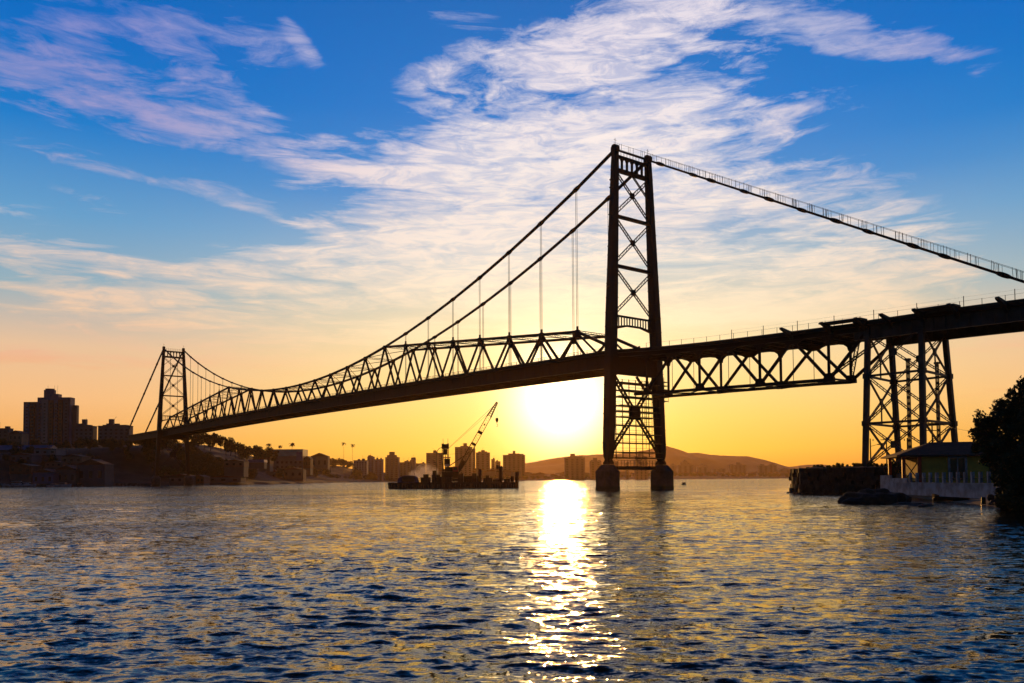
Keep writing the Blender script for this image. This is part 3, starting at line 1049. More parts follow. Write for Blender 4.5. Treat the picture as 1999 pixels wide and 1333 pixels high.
def sst(v, a, b):
    t = np.clip((v - a) / (b - a), 0, 1); return t * t * (3 - 2 * t)


SHORE = [(2600, 3000), (1500, 2700), (795, 2330), (300, 1700), (24, 1328), (-172, 1182), (-176, 860), (-172, 742),
         (-168, 620), (-172, 512), (-200, 469), (-251, 412), (-400, 400), (-700, 330), (-1300, 100)]
SHORE = SHORE[::-1]     # inland is on the left when walking from west to east


def land_h(X, Y):
    d = sdist(X, Y, SHORE) + wob(X, Y, 60, 2) * 3
    far = sst(Y, 560, 1150)
    H = 22 * (1 - far) + 6 * far
    H = H + 9 * np.exp(-(((X + 215) / 42) ** 2 + ((Y - 530) / 45) ** 2))
    H = H + 7 * np.exp(-(((X + 260) / 60) ** 2 + ((Y - 750) / 110) ** 2)) + 13 * sst(Y, 620, 760) * (1 - sst(Y, 800, 1300)) * sst(-X, 170, 330)
    H = H + 17 * np.exp(-(((X + 235) / 80) ** 2 + ((Y - 1170) / 120) ** 2))
    rise = sst(d, 2, 70) * .75 + sst(d, 30, 130) * .25
    z = np.where(d > 0, 1.4 * sst(d, 0, 3) + H * rise + wob(X, Y, 45, 5) * 1.3 * sst(d, 20, 80), -3 + 0 * X)
    z = np.where(d <= 0, np.maximum(-3, d * .5 - .1), z)
    return z


xs = np.concatenate([np.linspace(-1400, -520, 30), np.linspace(-510, -140, 125), np.linspace(-130, 900, 90), np.linspace(930, 2500, 26)])
ys = np.concatenate([np.linspace(60, 370, 16), np.linspace(380, 780, 130), np.linspace(790, 1500, 80), np.linspace(1530, 3400, 50)])
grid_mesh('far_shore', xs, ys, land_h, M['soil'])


def ground(x, y):
    return float(land_h(np.array([x], float), np.array([y], float))[0])


# ---- hills across the bay
def ridge(name, prof, Y, depth, seed):
    """mountain ridge whose crest follows real bearings and heights"""
    P = [at(x, y, Y) for x, y in prof]
    px = np.array([p.x for p in P]); pz = np.array([p.z for p in P])
    xs = np.linspace(px[0], px[-1], 260)
    ys = np.linspace(Y - depth, Y + depth, 26)

    def hf(X, Yg):
        c = np.interp(X, px, pz)
        t = np.abs(Yg - Y - wob(X, Yg, 900, seed) * 60) / depth
        return c * np.clip(1 - t ** 1.3, -.1, 1) * (1 + .05 * wob(X, Yg, 300, seed + 1) * np.clip(t * 3, 0, 1)) + wob(X, Yg, 90, seed + 2) * 1.2 * np.clip(c / 60, 0, 1)
    return grid_mesh(name, xs, ys, hf, M['hill'])


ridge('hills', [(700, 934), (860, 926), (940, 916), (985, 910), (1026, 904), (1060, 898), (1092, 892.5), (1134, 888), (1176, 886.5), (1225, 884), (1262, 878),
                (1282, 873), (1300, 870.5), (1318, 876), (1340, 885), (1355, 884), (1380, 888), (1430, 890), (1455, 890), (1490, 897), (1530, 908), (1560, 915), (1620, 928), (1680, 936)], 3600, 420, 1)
ridge('distant_hills', [(1380, 932), (1450, 920), (1510, 912), (1545, 911), (1570, 907), (1600, 906), (1640, 911), (1700, 907), (1760, 911), (1850, 906), (1990, 903), (2150, 915), (2350, 934)], 4700, 500, 7)


# ------------------------------------------------------------------ trees
def crown_mesh(rx, ry, rz, n_clump, n_leaf, leaf, seed, top=0.0):
    g = np.random.default_rng(seed)
    V = []; F = []
    cl = []
    for i in range(n_clump):
        while True:
            p = g.uniform(-1, 1, 3)
            if .25 < np.linalg.norm(p) < 1: break
        cl.append((p * np.array([rx, ry, rz]) * .82, g.uniform(.22, .42) * min(rx, rz) * 1.1))
    for c, r in cl:
        n = n_leaf
        d = g.normal(size=(n, 3)); d /= np.linalg.norm(d, axis=1)[:, None]
        q = c + d * (r * g.uniform(.25, 1.05, n) ** .6)[:, None]
        for p in q:
            a = g.normal(size=3); a /= np.linalg.norm(a); b = np.cross(a, g.normal(size=3)); b /= np.linalg.norm(b)
            s = leaf * g.uniform(.6, 1.3); k = len(V)
            V += [tuple(p - a * s), tuple(p + b * s * .55), tuple(p + a * s), tuple(p - b * s * .55)]
            F.append((k, k + 1, k + 2, k + 3))
    me = bpy.data.meshes.new('crown'); me.from_pydata(V, [], F); me.materials.append(M['leaf'])
    return me, cl


def trunk_mb(h, r, limbs, seed):
    g = random.Random(seed); m = MB()
    p = Vector((0, 0, -.6)); rr = r
    pts = [p]
    for i in range(4):
        q = Vector((g.uniform(-.06, .06) * h, g.uniform(-.06, .06) * h, h * (i + 1) / 4))
        m.tube(p, q, rr, 8, rr * .8); p = q; rr *= .8; pts.append(q)
    for c in limbs:
        b = pts[g.choice([2, 3, 4])]
        m.tube(b, b.lerp(Vector(c), .5) + Vector((0, 0, .05 * h)), rr * .6, 6, rr * .35)
        m.tube(b.lerp(Vector(c), .5) + Vector((0, 0, .05 * h)), Vector(c), rr * .35, 5, rr * .12)
    return m


def make_tree(rx, rz, h, n_clump, n_leaf, leaf, seed, name='tree'):
    t = empty(name)
    me, cl = crown_mesh(rx, rx, rz, n_clump, n_leaf, leaf, seed)
    o = bpy.data.objects.new('crown', me); C.objects.link(o); o.parent = t; o.location = (0, 0, h)
    tk = trunk_mb(h * .85, max(.12, h * .035), [Vector(c) + Vector((0, 0, h)) for c, r in cl[:7]], seed).build('trunk', M['bark'], t)
    return t


def put(o, loc, s=1.0, rz=0.0, label=None):
    o.location = loc; o.scale = (s, s, s); o.rotation_euler = (0, 0, rz)
    if label: o['label'] = label
    return o


def bearing(px, Y):
    return at(px, 935, Y).x


proto = [make_tree(4.2, 3.6, 5.0, 16, 42, .55, 20 + i, 'hillside_tree') for i in range(3)]
for p in proto:
    tag(p, 'dark round-crowned tree on the wooded hill around the far bridge tower', 'tree', 'trees on the wooded hill at the far bridge end')
spots = []
g = random.Random(5)
# skyline of the wooded hill right of the far tower, then slopes
def hill_tree(px, Y, s, top=None):
    x = bearing(px, Y); z = ground(x, Y)
    if top is not None:
        tz = at(px, top, Y).z; z = max(z - .5, tz - 8.3 * s)
    spots.append((x, Y, z - .3, s))
for px, top, Y in [(296, 851, 500), (318, 849, 505), (372, 845, 520), (386, 842, 540), (398, 843, 545), (410, 844, 545), (421, 846, 548), (431, 850, 550), (441, 853, 552), (450, 857, 555), (459, 861, 560), (467, 866, 560),
                   (278, 855, 505), (264, 857, 500), (252, 858, 500), (476, 872, 570), (486, 871, 575), (500, 868, 590), (512, 873, 600), (523, 873, 620), (535, 876, 630), (232, 862, 495), (216, 864, 490)]:
    hill_tree(px, Y, (1.15 if px > 290 else .6) + g.uniform(-.15, .2), top)
for i in range(95):
    px = g.uniform(200, 500); Y = g.uniform(478, 570)
    x = bearing(px, Y)
    if px < 285: continue
    if ground(x, Y) < 3 or abs((Vector((x, Y, 0)) - blocal(0, 350)).length) < 8: continue
    hill_tree(px, Y, g.uniform(.75, 1.3))
for i in range(40):
    px = g.uniform(470, 700); Y = g.uniform(640, 900)
    x = bearing(px, Y)
    if ground(x, Y) < 2: continue
    spots.append((x, Y, ground(x, Y) - .3, g.uniform(.8, 1.35)))
for i in range(46):              # scrub trees on the slopes between the left bank houses
    px = g.uniform(-20, 290); Y = g.uniform(450, 560)
    x = bearing(px, Y)
    if 5 < ground(x, Y): spots.append((x, Y, ground(x, Y) - .8, g.uniform(.5, .95)))
for i in range(110):
    px = g.uniform(370, 530); Y = g.uniform(485, 640)
    x = bearing(px, Y)
    if 2.5 < ground(x, Y): spots.append((x, Y, ground(x, Y) - .8, g.uniform(.6, 1.1)))
for i in range(90):
    px = g.uniform(355, 490); Y = g.uniform(520, 620)
    x = bearing(px, Y)
    if 4 < ground(x, Y): spots.append((x, Y, ground(x, Y) - 1.2, g.uniform(.5, .9)))
for i in range(60):
    px = g.uniform(596, 775); Y = g.uniform(1080, 1230)
    x = bearing(px, Y)
    if 1.5 < ground(x, Y): spots.append((x, Y, ground(x, Y) - .8, g.uniform(.9, 1.5)))
for i, (x, Y, z, s) in enumerate(spots):
    o = proto[i] if i < 3 else copy_tree(proto[i % 3])
    put(o, (x, Y, z), s, g.uniform(0, 6.28))
    if Y > 600:
        o['label'] = 'small dark tree among the low houses on the left bank, right of the wooded hill'
        o['group'] = 'trees among the left bank houses'
    elif x < bearing(250, Y):
        o['label'] = 'small dark tree on the slope between the houses left of the far tower'
        o['group'] = 'trees on the slope left of the far tower'


def palm(loc, h, label, group='palms on the skyline of the left bank', crown=2.6):
    t = empty('palm_tree', loc)
    tag(t, label, 'palm tree', group)
    m = MB(); g = random.Random(int(h * 10)); p = Vector((0, 0, -1)); r = .24
    for i in range(6):
        q = Vector((.05 * math.sin(i), .03 * i, h * (i + 1) / 6)); m.tube(p, q, r, 8, r * .9); p = q; r *= .9
    m.build('trunk', M['bark'], t)
    m = MB()
    for i in range(26):
        a = g.uniform(0, 6.28); up = g.uniform(-.5, 1.8)
        pr = Vector((0, 0, h)); L = crown * g.uniform(.85, 1.1)
        d = Vector((math.cos(a), math.sin(a), up)).normalized()
        for k in range(6):
            q = pr + d * (L / 6); d = (d + Vector((0, 0, -.34))).normalized()
            w = [.15, .38, .5, .48, .34, .15][k]
            sd = d.cross(Vector((0, 0, 1))).normalized() * w
            m.poly([pr - sd + Vector((0, 0, -.12)), pr, q, q - sd * .9 + Vector((0, 0, -.15))], [(0, 1, 2, 3)])
            m.poly([pr, pr + sd + Vector((0, 0, -.12)), q + sd * .9 + Vector((0, 0, -.15)), q], [(0, 1, 2, 3)])
            pr = q
    m.build('fronds', M['leaf'], t)
    return t


for px, yt, Y, yb, lb, cr in [(671, 866, 1085, 899, 'tall thin palm, left one of the pair standing high above the houses', 4.4),
                              (688, 869, 1085, 903, 'tall thin palm, right one of the pair standing high above the houses', 4.4),
                              (570, 867, 775, 880, 'bushy palm sticking up behind the roof of the teal building', 4.2),
                              (524, 868, 775, 878, 'small palm on the ridge left of the teal building', 3.2),
                              (547, 871, 775, 880, 'smallest palm poking over the dark roofs left of the teal building', 2.6)]:
    a = at(px, yb, Y); b = at(px, yt, Y)
    zg = min(a.z, ground(a.x, Y)) - 1
    palm((a.x, Y, zg), b.z - zg, lb, crown=cr)


# ------------------------------------------------------------------ buildings
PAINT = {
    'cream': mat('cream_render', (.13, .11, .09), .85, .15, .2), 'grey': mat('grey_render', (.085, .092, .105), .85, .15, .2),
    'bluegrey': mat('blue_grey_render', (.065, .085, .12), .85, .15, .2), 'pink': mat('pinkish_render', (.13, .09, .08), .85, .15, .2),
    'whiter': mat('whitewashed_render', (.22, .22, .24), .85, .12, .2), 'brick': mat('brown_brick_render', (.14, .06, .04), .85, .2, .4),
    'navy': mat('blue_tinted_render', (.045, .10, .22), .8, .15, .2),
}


def tower_block(px0, px1, ytop, Y, paint, label, tank=None, group=None, steps=(), base=None, depth=None, bays=3, name='apartment_tower', rows=0, cat='apartment tower'):
    a = at(px0, ytop, Y); b = at(px1, ytop, Y)
    w = b.x - a.x; cx = (a.x + b.x) / 2; gz = base if base is not None else max(.5, ground(cx, Y)) - 1.5
    H = a.z - gz; D = depth or min(18, max(8, w * .7))
    t = empty(name, (cx, Y + D / 2, gz)); tag(t, label, cat, group)
    MB().box((0, 0, H / 2), (w, D, H)).build('wall', PAINT[paint], t)
    MB().box((0, 0, H + .25), (w + .5, D + .5, .5)).build('roof_slab', PAINT['grey'], t)
    for s0, s1, yt in steps:
        p = at(s0, yt, Y); q = at(s1, yt, Y)
        MB().box(((p.x + q.x) / 2 - cx, 0, (H + p.z - gz) / 2 + .26), (q.x - p.x, D * .7, p.z - gz - H - .5)).build('upper_storey', PAINT[paint], t)
    if tank:
        p = at(tank[0], tank[2], Y); q = at(tank[1], tank[2], Y)
        zt = p.z - gz
        MB().box(((p.x + q.x) / 2 - cx, .3, (H + zt) / 2 + .25), (q.x - p.x, D * .4, zt - H)).build('roof_tank', PAINT[paint], t)
    hh = random.Random(int(px0 * 7 + ytop))
    for q in range(2):
        ax = hh.uniform(-.4, .4) * w
        MB().box((ax, hh.uniform(-.2, .2) * D, H + .5 + hh.uniform(.5, 1.0)), (hh.uniform(.1, .2) * w + .8, 2.5, 2.4)).build('roof_room', PAINT['grey'], t)
    MB().tube((hh.uniform(-.3, .3) * w, 0, H), (hh.uniform(-.3, .3) * w, 0, H + hh.uniform(5, 9)), .12, 5).build('aerial', M['steel'], t)
    n = rows or max(3, int(H / 3.1)); cell = H / (n + 1)
    if bays:
        wm = bpy.data.meshes.new('window'); bw = w / bays * .42
        bb = MB().box((0, 0, 0), (bw, .14, cell * .5)); wm.from_pydata(bb.v, [], bb.f); wm.materials.append(M['glass'])
        for i in range(bays):
            for j in range(n):
                o = bpy.data.objects.new('window', wm); C.objects.link(o); o.parent = t
                o.location = (-w / 2 + w * (i + .5) / bays, -D / 2 - .03, cell * (j + 1))
    return t


city = 'blocks of the hazy city across the water'
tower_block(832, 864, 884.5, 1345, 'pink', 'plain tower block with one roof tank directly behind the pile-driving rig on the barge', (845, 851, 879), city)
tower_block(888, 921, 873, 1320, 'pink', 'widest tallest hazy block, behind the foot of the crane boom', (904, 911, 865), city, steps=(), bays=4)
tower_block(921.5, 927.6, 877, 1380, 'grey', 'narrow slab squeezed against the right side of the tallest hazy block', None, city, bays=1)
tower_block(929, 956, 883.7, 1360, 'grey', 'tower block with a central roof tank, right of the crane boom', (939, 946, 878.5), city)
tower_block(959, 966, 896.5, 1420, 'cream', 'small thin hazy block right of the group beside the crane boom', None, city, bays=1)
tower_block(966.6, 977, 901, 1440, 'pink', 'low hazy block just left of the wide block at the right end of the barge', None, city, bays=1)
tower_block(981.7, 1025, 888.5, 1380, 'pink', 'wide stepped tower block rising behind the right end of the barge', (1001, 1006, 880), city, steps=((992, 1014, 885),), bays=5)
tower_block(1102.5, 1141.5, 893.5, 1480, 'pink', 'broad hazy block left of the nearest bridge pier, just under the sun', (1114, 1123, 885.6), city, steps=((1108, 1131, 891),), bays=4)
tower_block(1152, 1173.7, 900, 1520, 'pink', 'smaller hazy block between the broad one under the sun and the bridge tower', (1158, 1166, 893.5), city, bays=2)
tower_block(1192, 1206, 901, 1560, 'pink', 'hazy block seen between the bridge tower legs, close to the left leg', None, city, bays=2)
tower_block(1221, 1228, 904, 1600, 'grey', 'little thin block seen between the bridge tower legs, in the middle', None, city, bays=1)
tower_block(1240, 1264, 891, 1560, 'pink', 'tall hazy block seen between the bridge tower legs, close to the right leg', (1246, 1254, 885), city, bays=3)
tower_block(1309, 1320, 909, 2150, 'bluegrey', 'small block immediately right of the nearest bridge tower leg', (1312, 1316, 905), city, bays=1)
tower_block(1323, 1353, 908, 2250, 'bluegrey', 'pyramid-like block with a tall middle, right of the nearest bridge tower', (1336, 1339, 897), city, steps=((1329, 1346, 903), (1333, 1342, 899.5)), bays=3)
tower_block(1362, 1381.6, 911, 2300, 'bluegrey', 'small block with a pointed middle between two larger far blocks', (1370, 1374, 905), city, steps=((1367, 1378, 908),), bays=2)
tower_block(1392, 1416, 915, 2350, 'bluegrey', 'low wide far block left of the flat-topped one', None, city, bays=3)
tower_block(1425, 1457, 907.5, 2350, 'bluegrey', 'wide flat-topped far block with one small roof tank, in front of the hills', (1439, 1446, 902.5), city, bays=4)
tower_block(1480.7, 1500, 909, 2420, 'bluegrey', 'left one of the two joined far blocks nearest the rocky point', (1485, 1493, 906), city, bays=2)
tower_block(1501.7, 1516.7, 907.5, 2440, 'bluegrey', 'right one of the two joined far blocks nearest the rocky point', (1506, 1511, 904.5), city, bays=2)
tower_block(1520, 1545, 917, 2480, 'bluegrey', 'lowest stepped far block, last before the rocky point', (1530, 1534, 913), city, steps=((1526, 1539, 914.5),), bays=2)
lt = 'blocks on the low shore right of the palms'
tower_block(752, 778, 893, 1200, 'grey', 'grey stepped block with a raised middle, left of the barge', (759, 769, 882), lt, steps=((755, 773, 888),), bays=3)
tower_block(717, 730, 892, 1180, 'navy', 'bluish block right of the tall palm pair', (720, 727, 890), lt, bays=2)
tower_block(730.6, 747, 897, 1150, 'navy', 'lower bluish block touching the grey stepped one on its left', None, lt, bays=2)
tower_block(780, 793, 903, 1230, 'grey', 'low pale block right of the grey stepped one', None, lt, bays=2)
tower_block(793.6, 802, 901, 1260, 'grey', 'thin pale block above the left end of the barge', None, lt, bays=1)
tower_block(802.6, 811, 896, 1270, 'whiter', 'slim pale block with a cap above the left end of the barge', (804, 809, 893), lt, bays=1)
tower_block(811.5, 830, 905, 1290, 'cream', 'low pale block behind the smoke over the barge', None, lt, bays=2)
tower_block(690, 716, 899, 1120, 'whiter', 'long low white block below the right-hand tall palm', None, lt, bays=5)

# low houses along the far shore
def house(loc, w, d, h, rh, wall, roof, label, group, rz=0.0, win=2, name='house', cat='house'):
    t = empty(name, loc, rz); tag(t, label, cat, group)
    MB().box((0, 0, h / 2), (w, d, h)).build('wall', PAINT[wall], t)
    MB().prism([(-w / 2 - .3, h), (w / 2 + .3, h), (0, h + rh)], -d / 2 - .3, d / 2 + .3).build('roof', M[roof], t)
    for i in range(win):
        MB().box((-w / 2 + w * (i + .5) / win, -d / 2 - .02, h * .5), (w / win * .35, .12, h * .34)).build('window', M['glass'], t)
    return t


g = random.Random(12)
for i in range(46):
    px = 1018 + i * (1560 - 1018) / 46 + g.uniform(-3, 3)
    Y = float(np.interp(px, [1018, 1170, 1310, 1560], [1420, 1640, 1960, 2440])) + g.uniform(-30, 40)
    x = bearing(px, Y)
    house((x, Y, max(.8, ground(x, Y) - .5)), g.uniform(10, 22), 9, g.uniform(5, 10) * Y / 1900, g.uniform(1, 3), g.choice(['cream', 'grey', 'pink', 'whiter']), 'roof',
          'low house in the hazy strip along the far waterline right of the sun', 'low houses along the far waterline', 0, 0)
for i in range(16):
    px = 860 + i * 10 + g.uniform(-3, 3)
    Y = 1345 + g.uniform(-10, 30); x = bearing(px, Y)
    house((x, Y, max(.8, ground(x, Y) - .5)), g.uniform(10, 16), 9, g.uniform(8, 13), g.uniform(1, 3), g.choice(['cream', 'grey', 'pink']), 'roof',
          'low house of the shore strip behind the barge, below the hazy tower blocks', 'low houses behind the barge', 0, 0)
# belt of low trees on the far waterline
belt = [make_tree(7, 4, 4.5, 14, 30, 1.0, 40 + i, 'shore_tree') for i in range(2)]
for p in belt: tag(p, 'low dark tree in the belt along the far waterline below the city', 'tree', 'trees along the far waterline')
k = 0
for i in range(90):
    px = 640 + i * (1565 - 640) / 90 + g.uniform(-4, 4)
    Y = float(np.interp(px, [640, 700, 760, 1030, 1170, 1310, 1560], [950, 1050, 1215, 1350, 1560, 1850, 2360])) + g.uniform(2, 18)
    x = bearing(px, Y)
    if ground(x, Y) < .2: continue
    o = belt[k] if k < 2 else copy_tree(belt[k % 2]); k += 1
    put(o, (x, Y, ground(x, Y) - .5), g.uniform(.6, 1.0) * Y / 1500, g.uniform(0, 6.28))

# ---- houses of the left bank
lb = 'houses climbing the left bank'
def bank_house(px0, px1, ytop, Y, yb, wall, roof, label, win=3, gable=.22, cat='house', name='house', group=lb):
    a = at(px0, ytop, Y); b = at(px1, ytop, Y); c = at(px0, yb, Y)
    zb = c.z; w = b.x - a.x
    h = (a.z - zb); rh = h * gable
    o = house(((a.x + b.x) / 2, Y + 5, zb), w, 10, h - rh, rh, wall, roof, label, group, 0, win, name, cat)
    if zb > ground((a.x + b.x) / 2, Y):
        MB().box((0, 0, -3), (w - .4, 9.4, 6)).build('plinth', PAINT['grey'], o)
    return o


# big teal-fronted building
a = at(528, 877, 735); b = at(590, 875.5, 735); zg = at(560, 914, 735).z
t = empty('teal_building', ((a.x + b.x) / 2, 745, zg - 4)); w = b.x - a.x; H = a.z - zg + 4
tag(t, 'large flat-roofed building with a teal upper storey on the left bank', 'building')
MB().box((0, 0, (H - 6) / 2), (w, 18, H - 6)).build('wall', PAINT['grey'], t)
MB().box((0, -.1, H - 3), (w + .6, 18.6, 6)).build('teal_storey', M['teal'], t)
MB().box((w / 2 - 2.4, -9.5, H - 6.3), (5.5, .5, 7.5)).build('blue_corner_panel', PAINT['navy'], t)
for i in range(7):
    for j in range(2):
        MB().box((-w / 2 + w * (i + .5) / 7, -9.03, 5 + j * 4.2), (1.8, .2, 1.9)).build('window', M['glass'], t)
t = empty('blue_shed', tuple(at(501, 903, 560) )); tag(t, 'low shed with a bright blue awning below the wooded hill', 'shed')
w = (at(518, 900, 560) - at(485, 900, 560)).x
MB().box((0, 2, -2), (w * .96, 6, 4)).build('wall', PAINT['grey'], t)
MB().prism([(-w / 2, .1), (w / 2, .1), (w / 2 - .4, 2.0), (-w / 2 + .4, 2.0)], -2, 6).build('awning', M['blue'], t)
for spec in [
    (606, 640, 884, 900, 915, 'cream', 'roof', 'long pale house with a low roof between the teal building and the round tree'),
    (592, 606, 890, 740, 914, 'brick', 'roof', 'narrow dark brick house touching the right end of the teal building'),
    (505, 527, 886, 640, 905, 'brick', 'roof', 'brown house on the slope just left of the teal building'),
    (437, 476, 897, 520, 912, 'pink', 'roof', 'pinkish house half hidden at the foot of the wooded hill, left of the blue awning'),
    (520, 548, 917, 690, 936, 'grey', 'roof', 'grey waterfront house below the left end of the teal building'),
    (552, 592, 912, 700, 934, 'cream', 'roof', 'cream waterfront house below the teal building'),
    (330, 372, 925, 470, 944, 'grey', 'roof', 'grey waterfront shed at the foot of the far bridge tower, on its right'),
    (376, 398, 927, 478, 944, 'brick', 'roof', 'brown waterfront shed second right from the far bridge tower'),
    (402, 470, 929, 520, 942, 'bluegrey', 'roof', 'long low bluish waterfront building under the wooded hill'),
    (120, 160, 887, 455, 905, 'cream', 'roof', 'cream gabled house halfway up the left bank below the big apartment tower'),
    (66, 110, 874, 470, 888, 'whiter', 'roof', 'pale gabled house high on the left bank, below the left half of the apartment tower'),
    (20, 62, 884, 455, 902, 'bluegrey', 'roof', 'bluish house on the upper left bank near the left edge of the photo'),
    (150, 205, 896, 440, 946, 'bluegrey', 'roof', 'large bluish waterfront warehouse with a low gable, left of the bridge'),
    (110, 148, 908, 436, 947, 'grey', 'roof', 'grey waterfront warehouse touching the bluish one on its left side'),
    (64, 104, 915, 430, 948, 'navy', 'roof', 'dark blue waterfront house third left from the large bluish warehouse'),
    (18, 62, 905, 432, 925, 'brick', 'roof', 'brown house above the boats at the left edge of the waterfront'),
    (148, 186, 866, 560, 884, 'bluegrey', 'roof', 'long low bluish house below the stepped block with dark trees'),
    (88, 120, 900, 445, 912, 'pink', 'roof', 'small pinkish house in the middle of the left bank slope'),
]:
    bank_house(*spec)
# long blue-roofed hall at the left edge
p = at(0, 869, 480); q = at(96, 869, 480)
t = empty('market_hall', ((p.x + q.x) / 2 - 6, 486, p.z - 6)); tag(t, 'long hall with a pale blue metal roof at the left edge, below the apartment tower', 'hall')
w = q.x - p.x + 10
MB().box((0, 0, 1.6), (w, 12, 3.4)).build('wall', PAINT['grey'], t)
MB().prism([(-6.6, 3.3), (6.6, 3.3), (0, 6.2)], -w / 2 - .5, w / 2 + .5, 'x').build('roof', PAINT['navy'], t)

# ---- tall apartment tower of the left bank
Y = 760
def X(px): return at(px, 820, Y).x
def Zp(px, y): return at(px, y, Y).z
g0 = 30.0
t = empty('apartment_tower', (X(90), Y + 12, g0))
tag(t, 'tall blue and brown striped apartment tower with a penthouse, highest on the left bank', 'apartment tower')
def blk(m_, x0, x1, yt, y0, y1, name, mt):
    a, b = X(x0) - X(90), X(x1) - X(90); z = Zp((x0 + x1) / 2, yt) - g0
    return MB().box(((a + b) / 2, (y0 + y1) / 2 - 12, z / 2), (b - a, y1 - y0, z)).build(name, mt, t)
blk(0, 43, 73, 784, 2, 9, 'left_wing', PAINT['bluegrey'])
blk(0, 72.5, 136.8, 775.5, 0, 8, 'main_block', PAINT['navy'])
blk(0, 136.5, 145.0, 790, 4, 8, 'right_wing', PAINT['grey'])
z = Zp(95, 775.5) - g0
m = MB(); cx = X(92) - X(90)
pts = [(cx + 5.2 * math.cos(a), -8 + 3.6 * math.sin(a)) for a in [math.pi * 2 * (i + .5) / 8 for i in range(8)]]
m.prism(pts, z, z + 7.0, 'z'); m.build('penthouse', PAINT['navy'], t)
MB().box((X(104) - X(90), -8, z + 1.6), (X(114) - X(98), 6, 3.2)).build('roof_room', PAINT['navy'], t)
MB().prism([(cx + 4.2 * math.cos(a), -8 + 3 * math.sin(a)) for a in [math.pi * 2 * i / 10 for i in range(10)]], z + 7.0, z + 8.2, 'z').build('penthouse_cap', PAINT['grey'], t)
for x_ in (88, 101, 107): MB().tube((X(x_) - X(90), -8, z + 3), (X(x_) - X(90), -8, z + 11.2), .08, 5).build('mast', M['steel'], t)
for x0, x1, yt, mt in ((57, 66, 783.5, 'brick'), (81, 94, 778, 'whiter'), (95, 104, 780, 'brick'), (113, 122.5, 779, 'brick'), (124, 135, 777, 'bluegrey'), (46, 55, 785, 'navy')):
    a, b = X(x0) - X(90), X(x1) - X(90); zz = Zp(90, yt) - g0
    yf = -12.25 if x0 > 72 else -10.25
    MB().box(((a + b) / 2, yf, zz / 2 - .3), (b - a, .7, zz - .6)).build('facade_band', PAINT[mt], t)
bb = MB().box((0, 0, 0), (1.7, .16, 1.3)); wm = bpy.data.meshes.new('window'); wm.from_pydata(bb.v, [], bb.f); wm.materials.append(M['glass'])
bs = MB().box((0, 0, 0), (3.4, 1.0, .9)); bmh = bpy.data.meshes.new('balcony'); bmh.from_pydata(bs.v, [], bs.f); bmh.materials.append(PAINT['grey'])
for x_, yf in ((50.5, -10.62), (61.5, -10.62), (77, -12.05), (87.5, -12.62), (99.5, -12.62), (109, -12.05), (118, -12.62), (129.5, -12.62)):
    for j in range(13):
        for nm, msh, dz, dy_ in (('window', wm, 0, 0), ('balcony', bmh, -1.1, -.45)):
            if nm == 'balcony' and x_ not in (61.5, 77, 109): continue
            if nm == 'window' and x_ in (50.5, 129.5) and j % 1: continue
            o = bpy.data.objects.new(nm, msh); C.objects.link(o); o.parent = t
            o.location = (X(x_) - X(90), yf + dy_, 6.5 + j * 3.05 + dz)
sb = 'lower blocks beside the tall apartment tower'
def stepped(x0, x1, yt, tank, steps, label, paint='bluegrey', Y=700, bays=4):
    return tower_block(x0, x1, yt, Y, paint, label, tank, sb, steps=steps, base=24, depth=7, bays=bays, name='apartment_block', cat='apartment block')
stepped(145.8, 181.5, 832.4, (157, 165, 818.5), ((149, 174, 829),), 'stepped apartment block with one chimney-like tank, right beside the tall tower')
stepped(191.4, 252.5, 832, (209.6, 218, 818), ((199, 231, 829), (234, 246, 829)), 'widest stepped apartment block, just left of the far bridge cables', bays=6)
stepped(-30, 16.5, 837, None, (), 'plain block cut by the left edge of the photo', 'grey')
o = bank_house(17, 42, 840, 690, 862, 'cream', 'roof', 'gabled white house wedged left of the tall apartment tower', 3, .3)
# trees under these blocks
g = random.Random(21)
for px, Y_, s in [(150, 640, 1.3), (160, 640, 1.5), (168, 640, 1.3), (176, 645, 1.1), (196, 640, 1.2), (208, 640, 1.4), (220, 640, 1.5), (228, 640, 1.3), (240, 635, 1.1), (188, 600, 1.0), (182, 610, 1), (125, 560, 1), (110, 540, 1.0), (96, 560, .9), (12, 560, 1.1), (30, 560, 1)]:
    o = copy_tree(proto[g.randrange(3)])
    x = bearing(px, Y_); put(o, (x, Y_, at(px, 862 if Y_ > 600 else 870, Y_).z - 4.5 * s), s * .75, g.uniform(0, 6))
    o['label'] = 'dark tree in the row at the foot of the upper left apartment blocks'
    o['group'] = 'trees at the foot of the left apartment blocks'
# quay wall of the left bank
m = MB()
q = [(-420, 398), (-251, 409), (-205, 464)]
for (x0, y0), (x1, y1) in zip(q[:-1], q[1:]): m.bar((x0, y0, .3), (x1, y1, .3), .9, 2.6)
o = m.build('quay_wall', M['conc']); tag(o, 'low stone quay wall at the waterline of the left bank', 'quay wall')

# ------------------------------------------------------------------ the near bank on the right
NEAR = [(46.0, 139), (45.2, 130.5), (53.4, 118.8), (50.5, 108), (46.5, 96), (44, 86), (42.0, 78), (40.2, 71.5), (37.8, 62), (40, 50), (48, 32), (64, 8), (90, -40)]
def near_h(X, Y):
    d = sdist(X, Y, NEAR)
    north = sst(Y, 112, 119)
    prom = 3.9 * sst(d, -.1, 1.0)
    beach = .9 * sst(d, -.5, 9) + .9 * sst(d, 7, 14)
    z = np.where(d > -2, beach * (1 - north) + prom * north, -3)
    z = np.where(d <= 0, np.minimum(z, d * .25), z)
    back = sst(X, 60, 85) * 1.8
    return z + (back + wob(X, Y, 9, 4) * .12) * (d > 3) + wob(X, Y, 7, 9) * .25 * north * (d > 1.2)
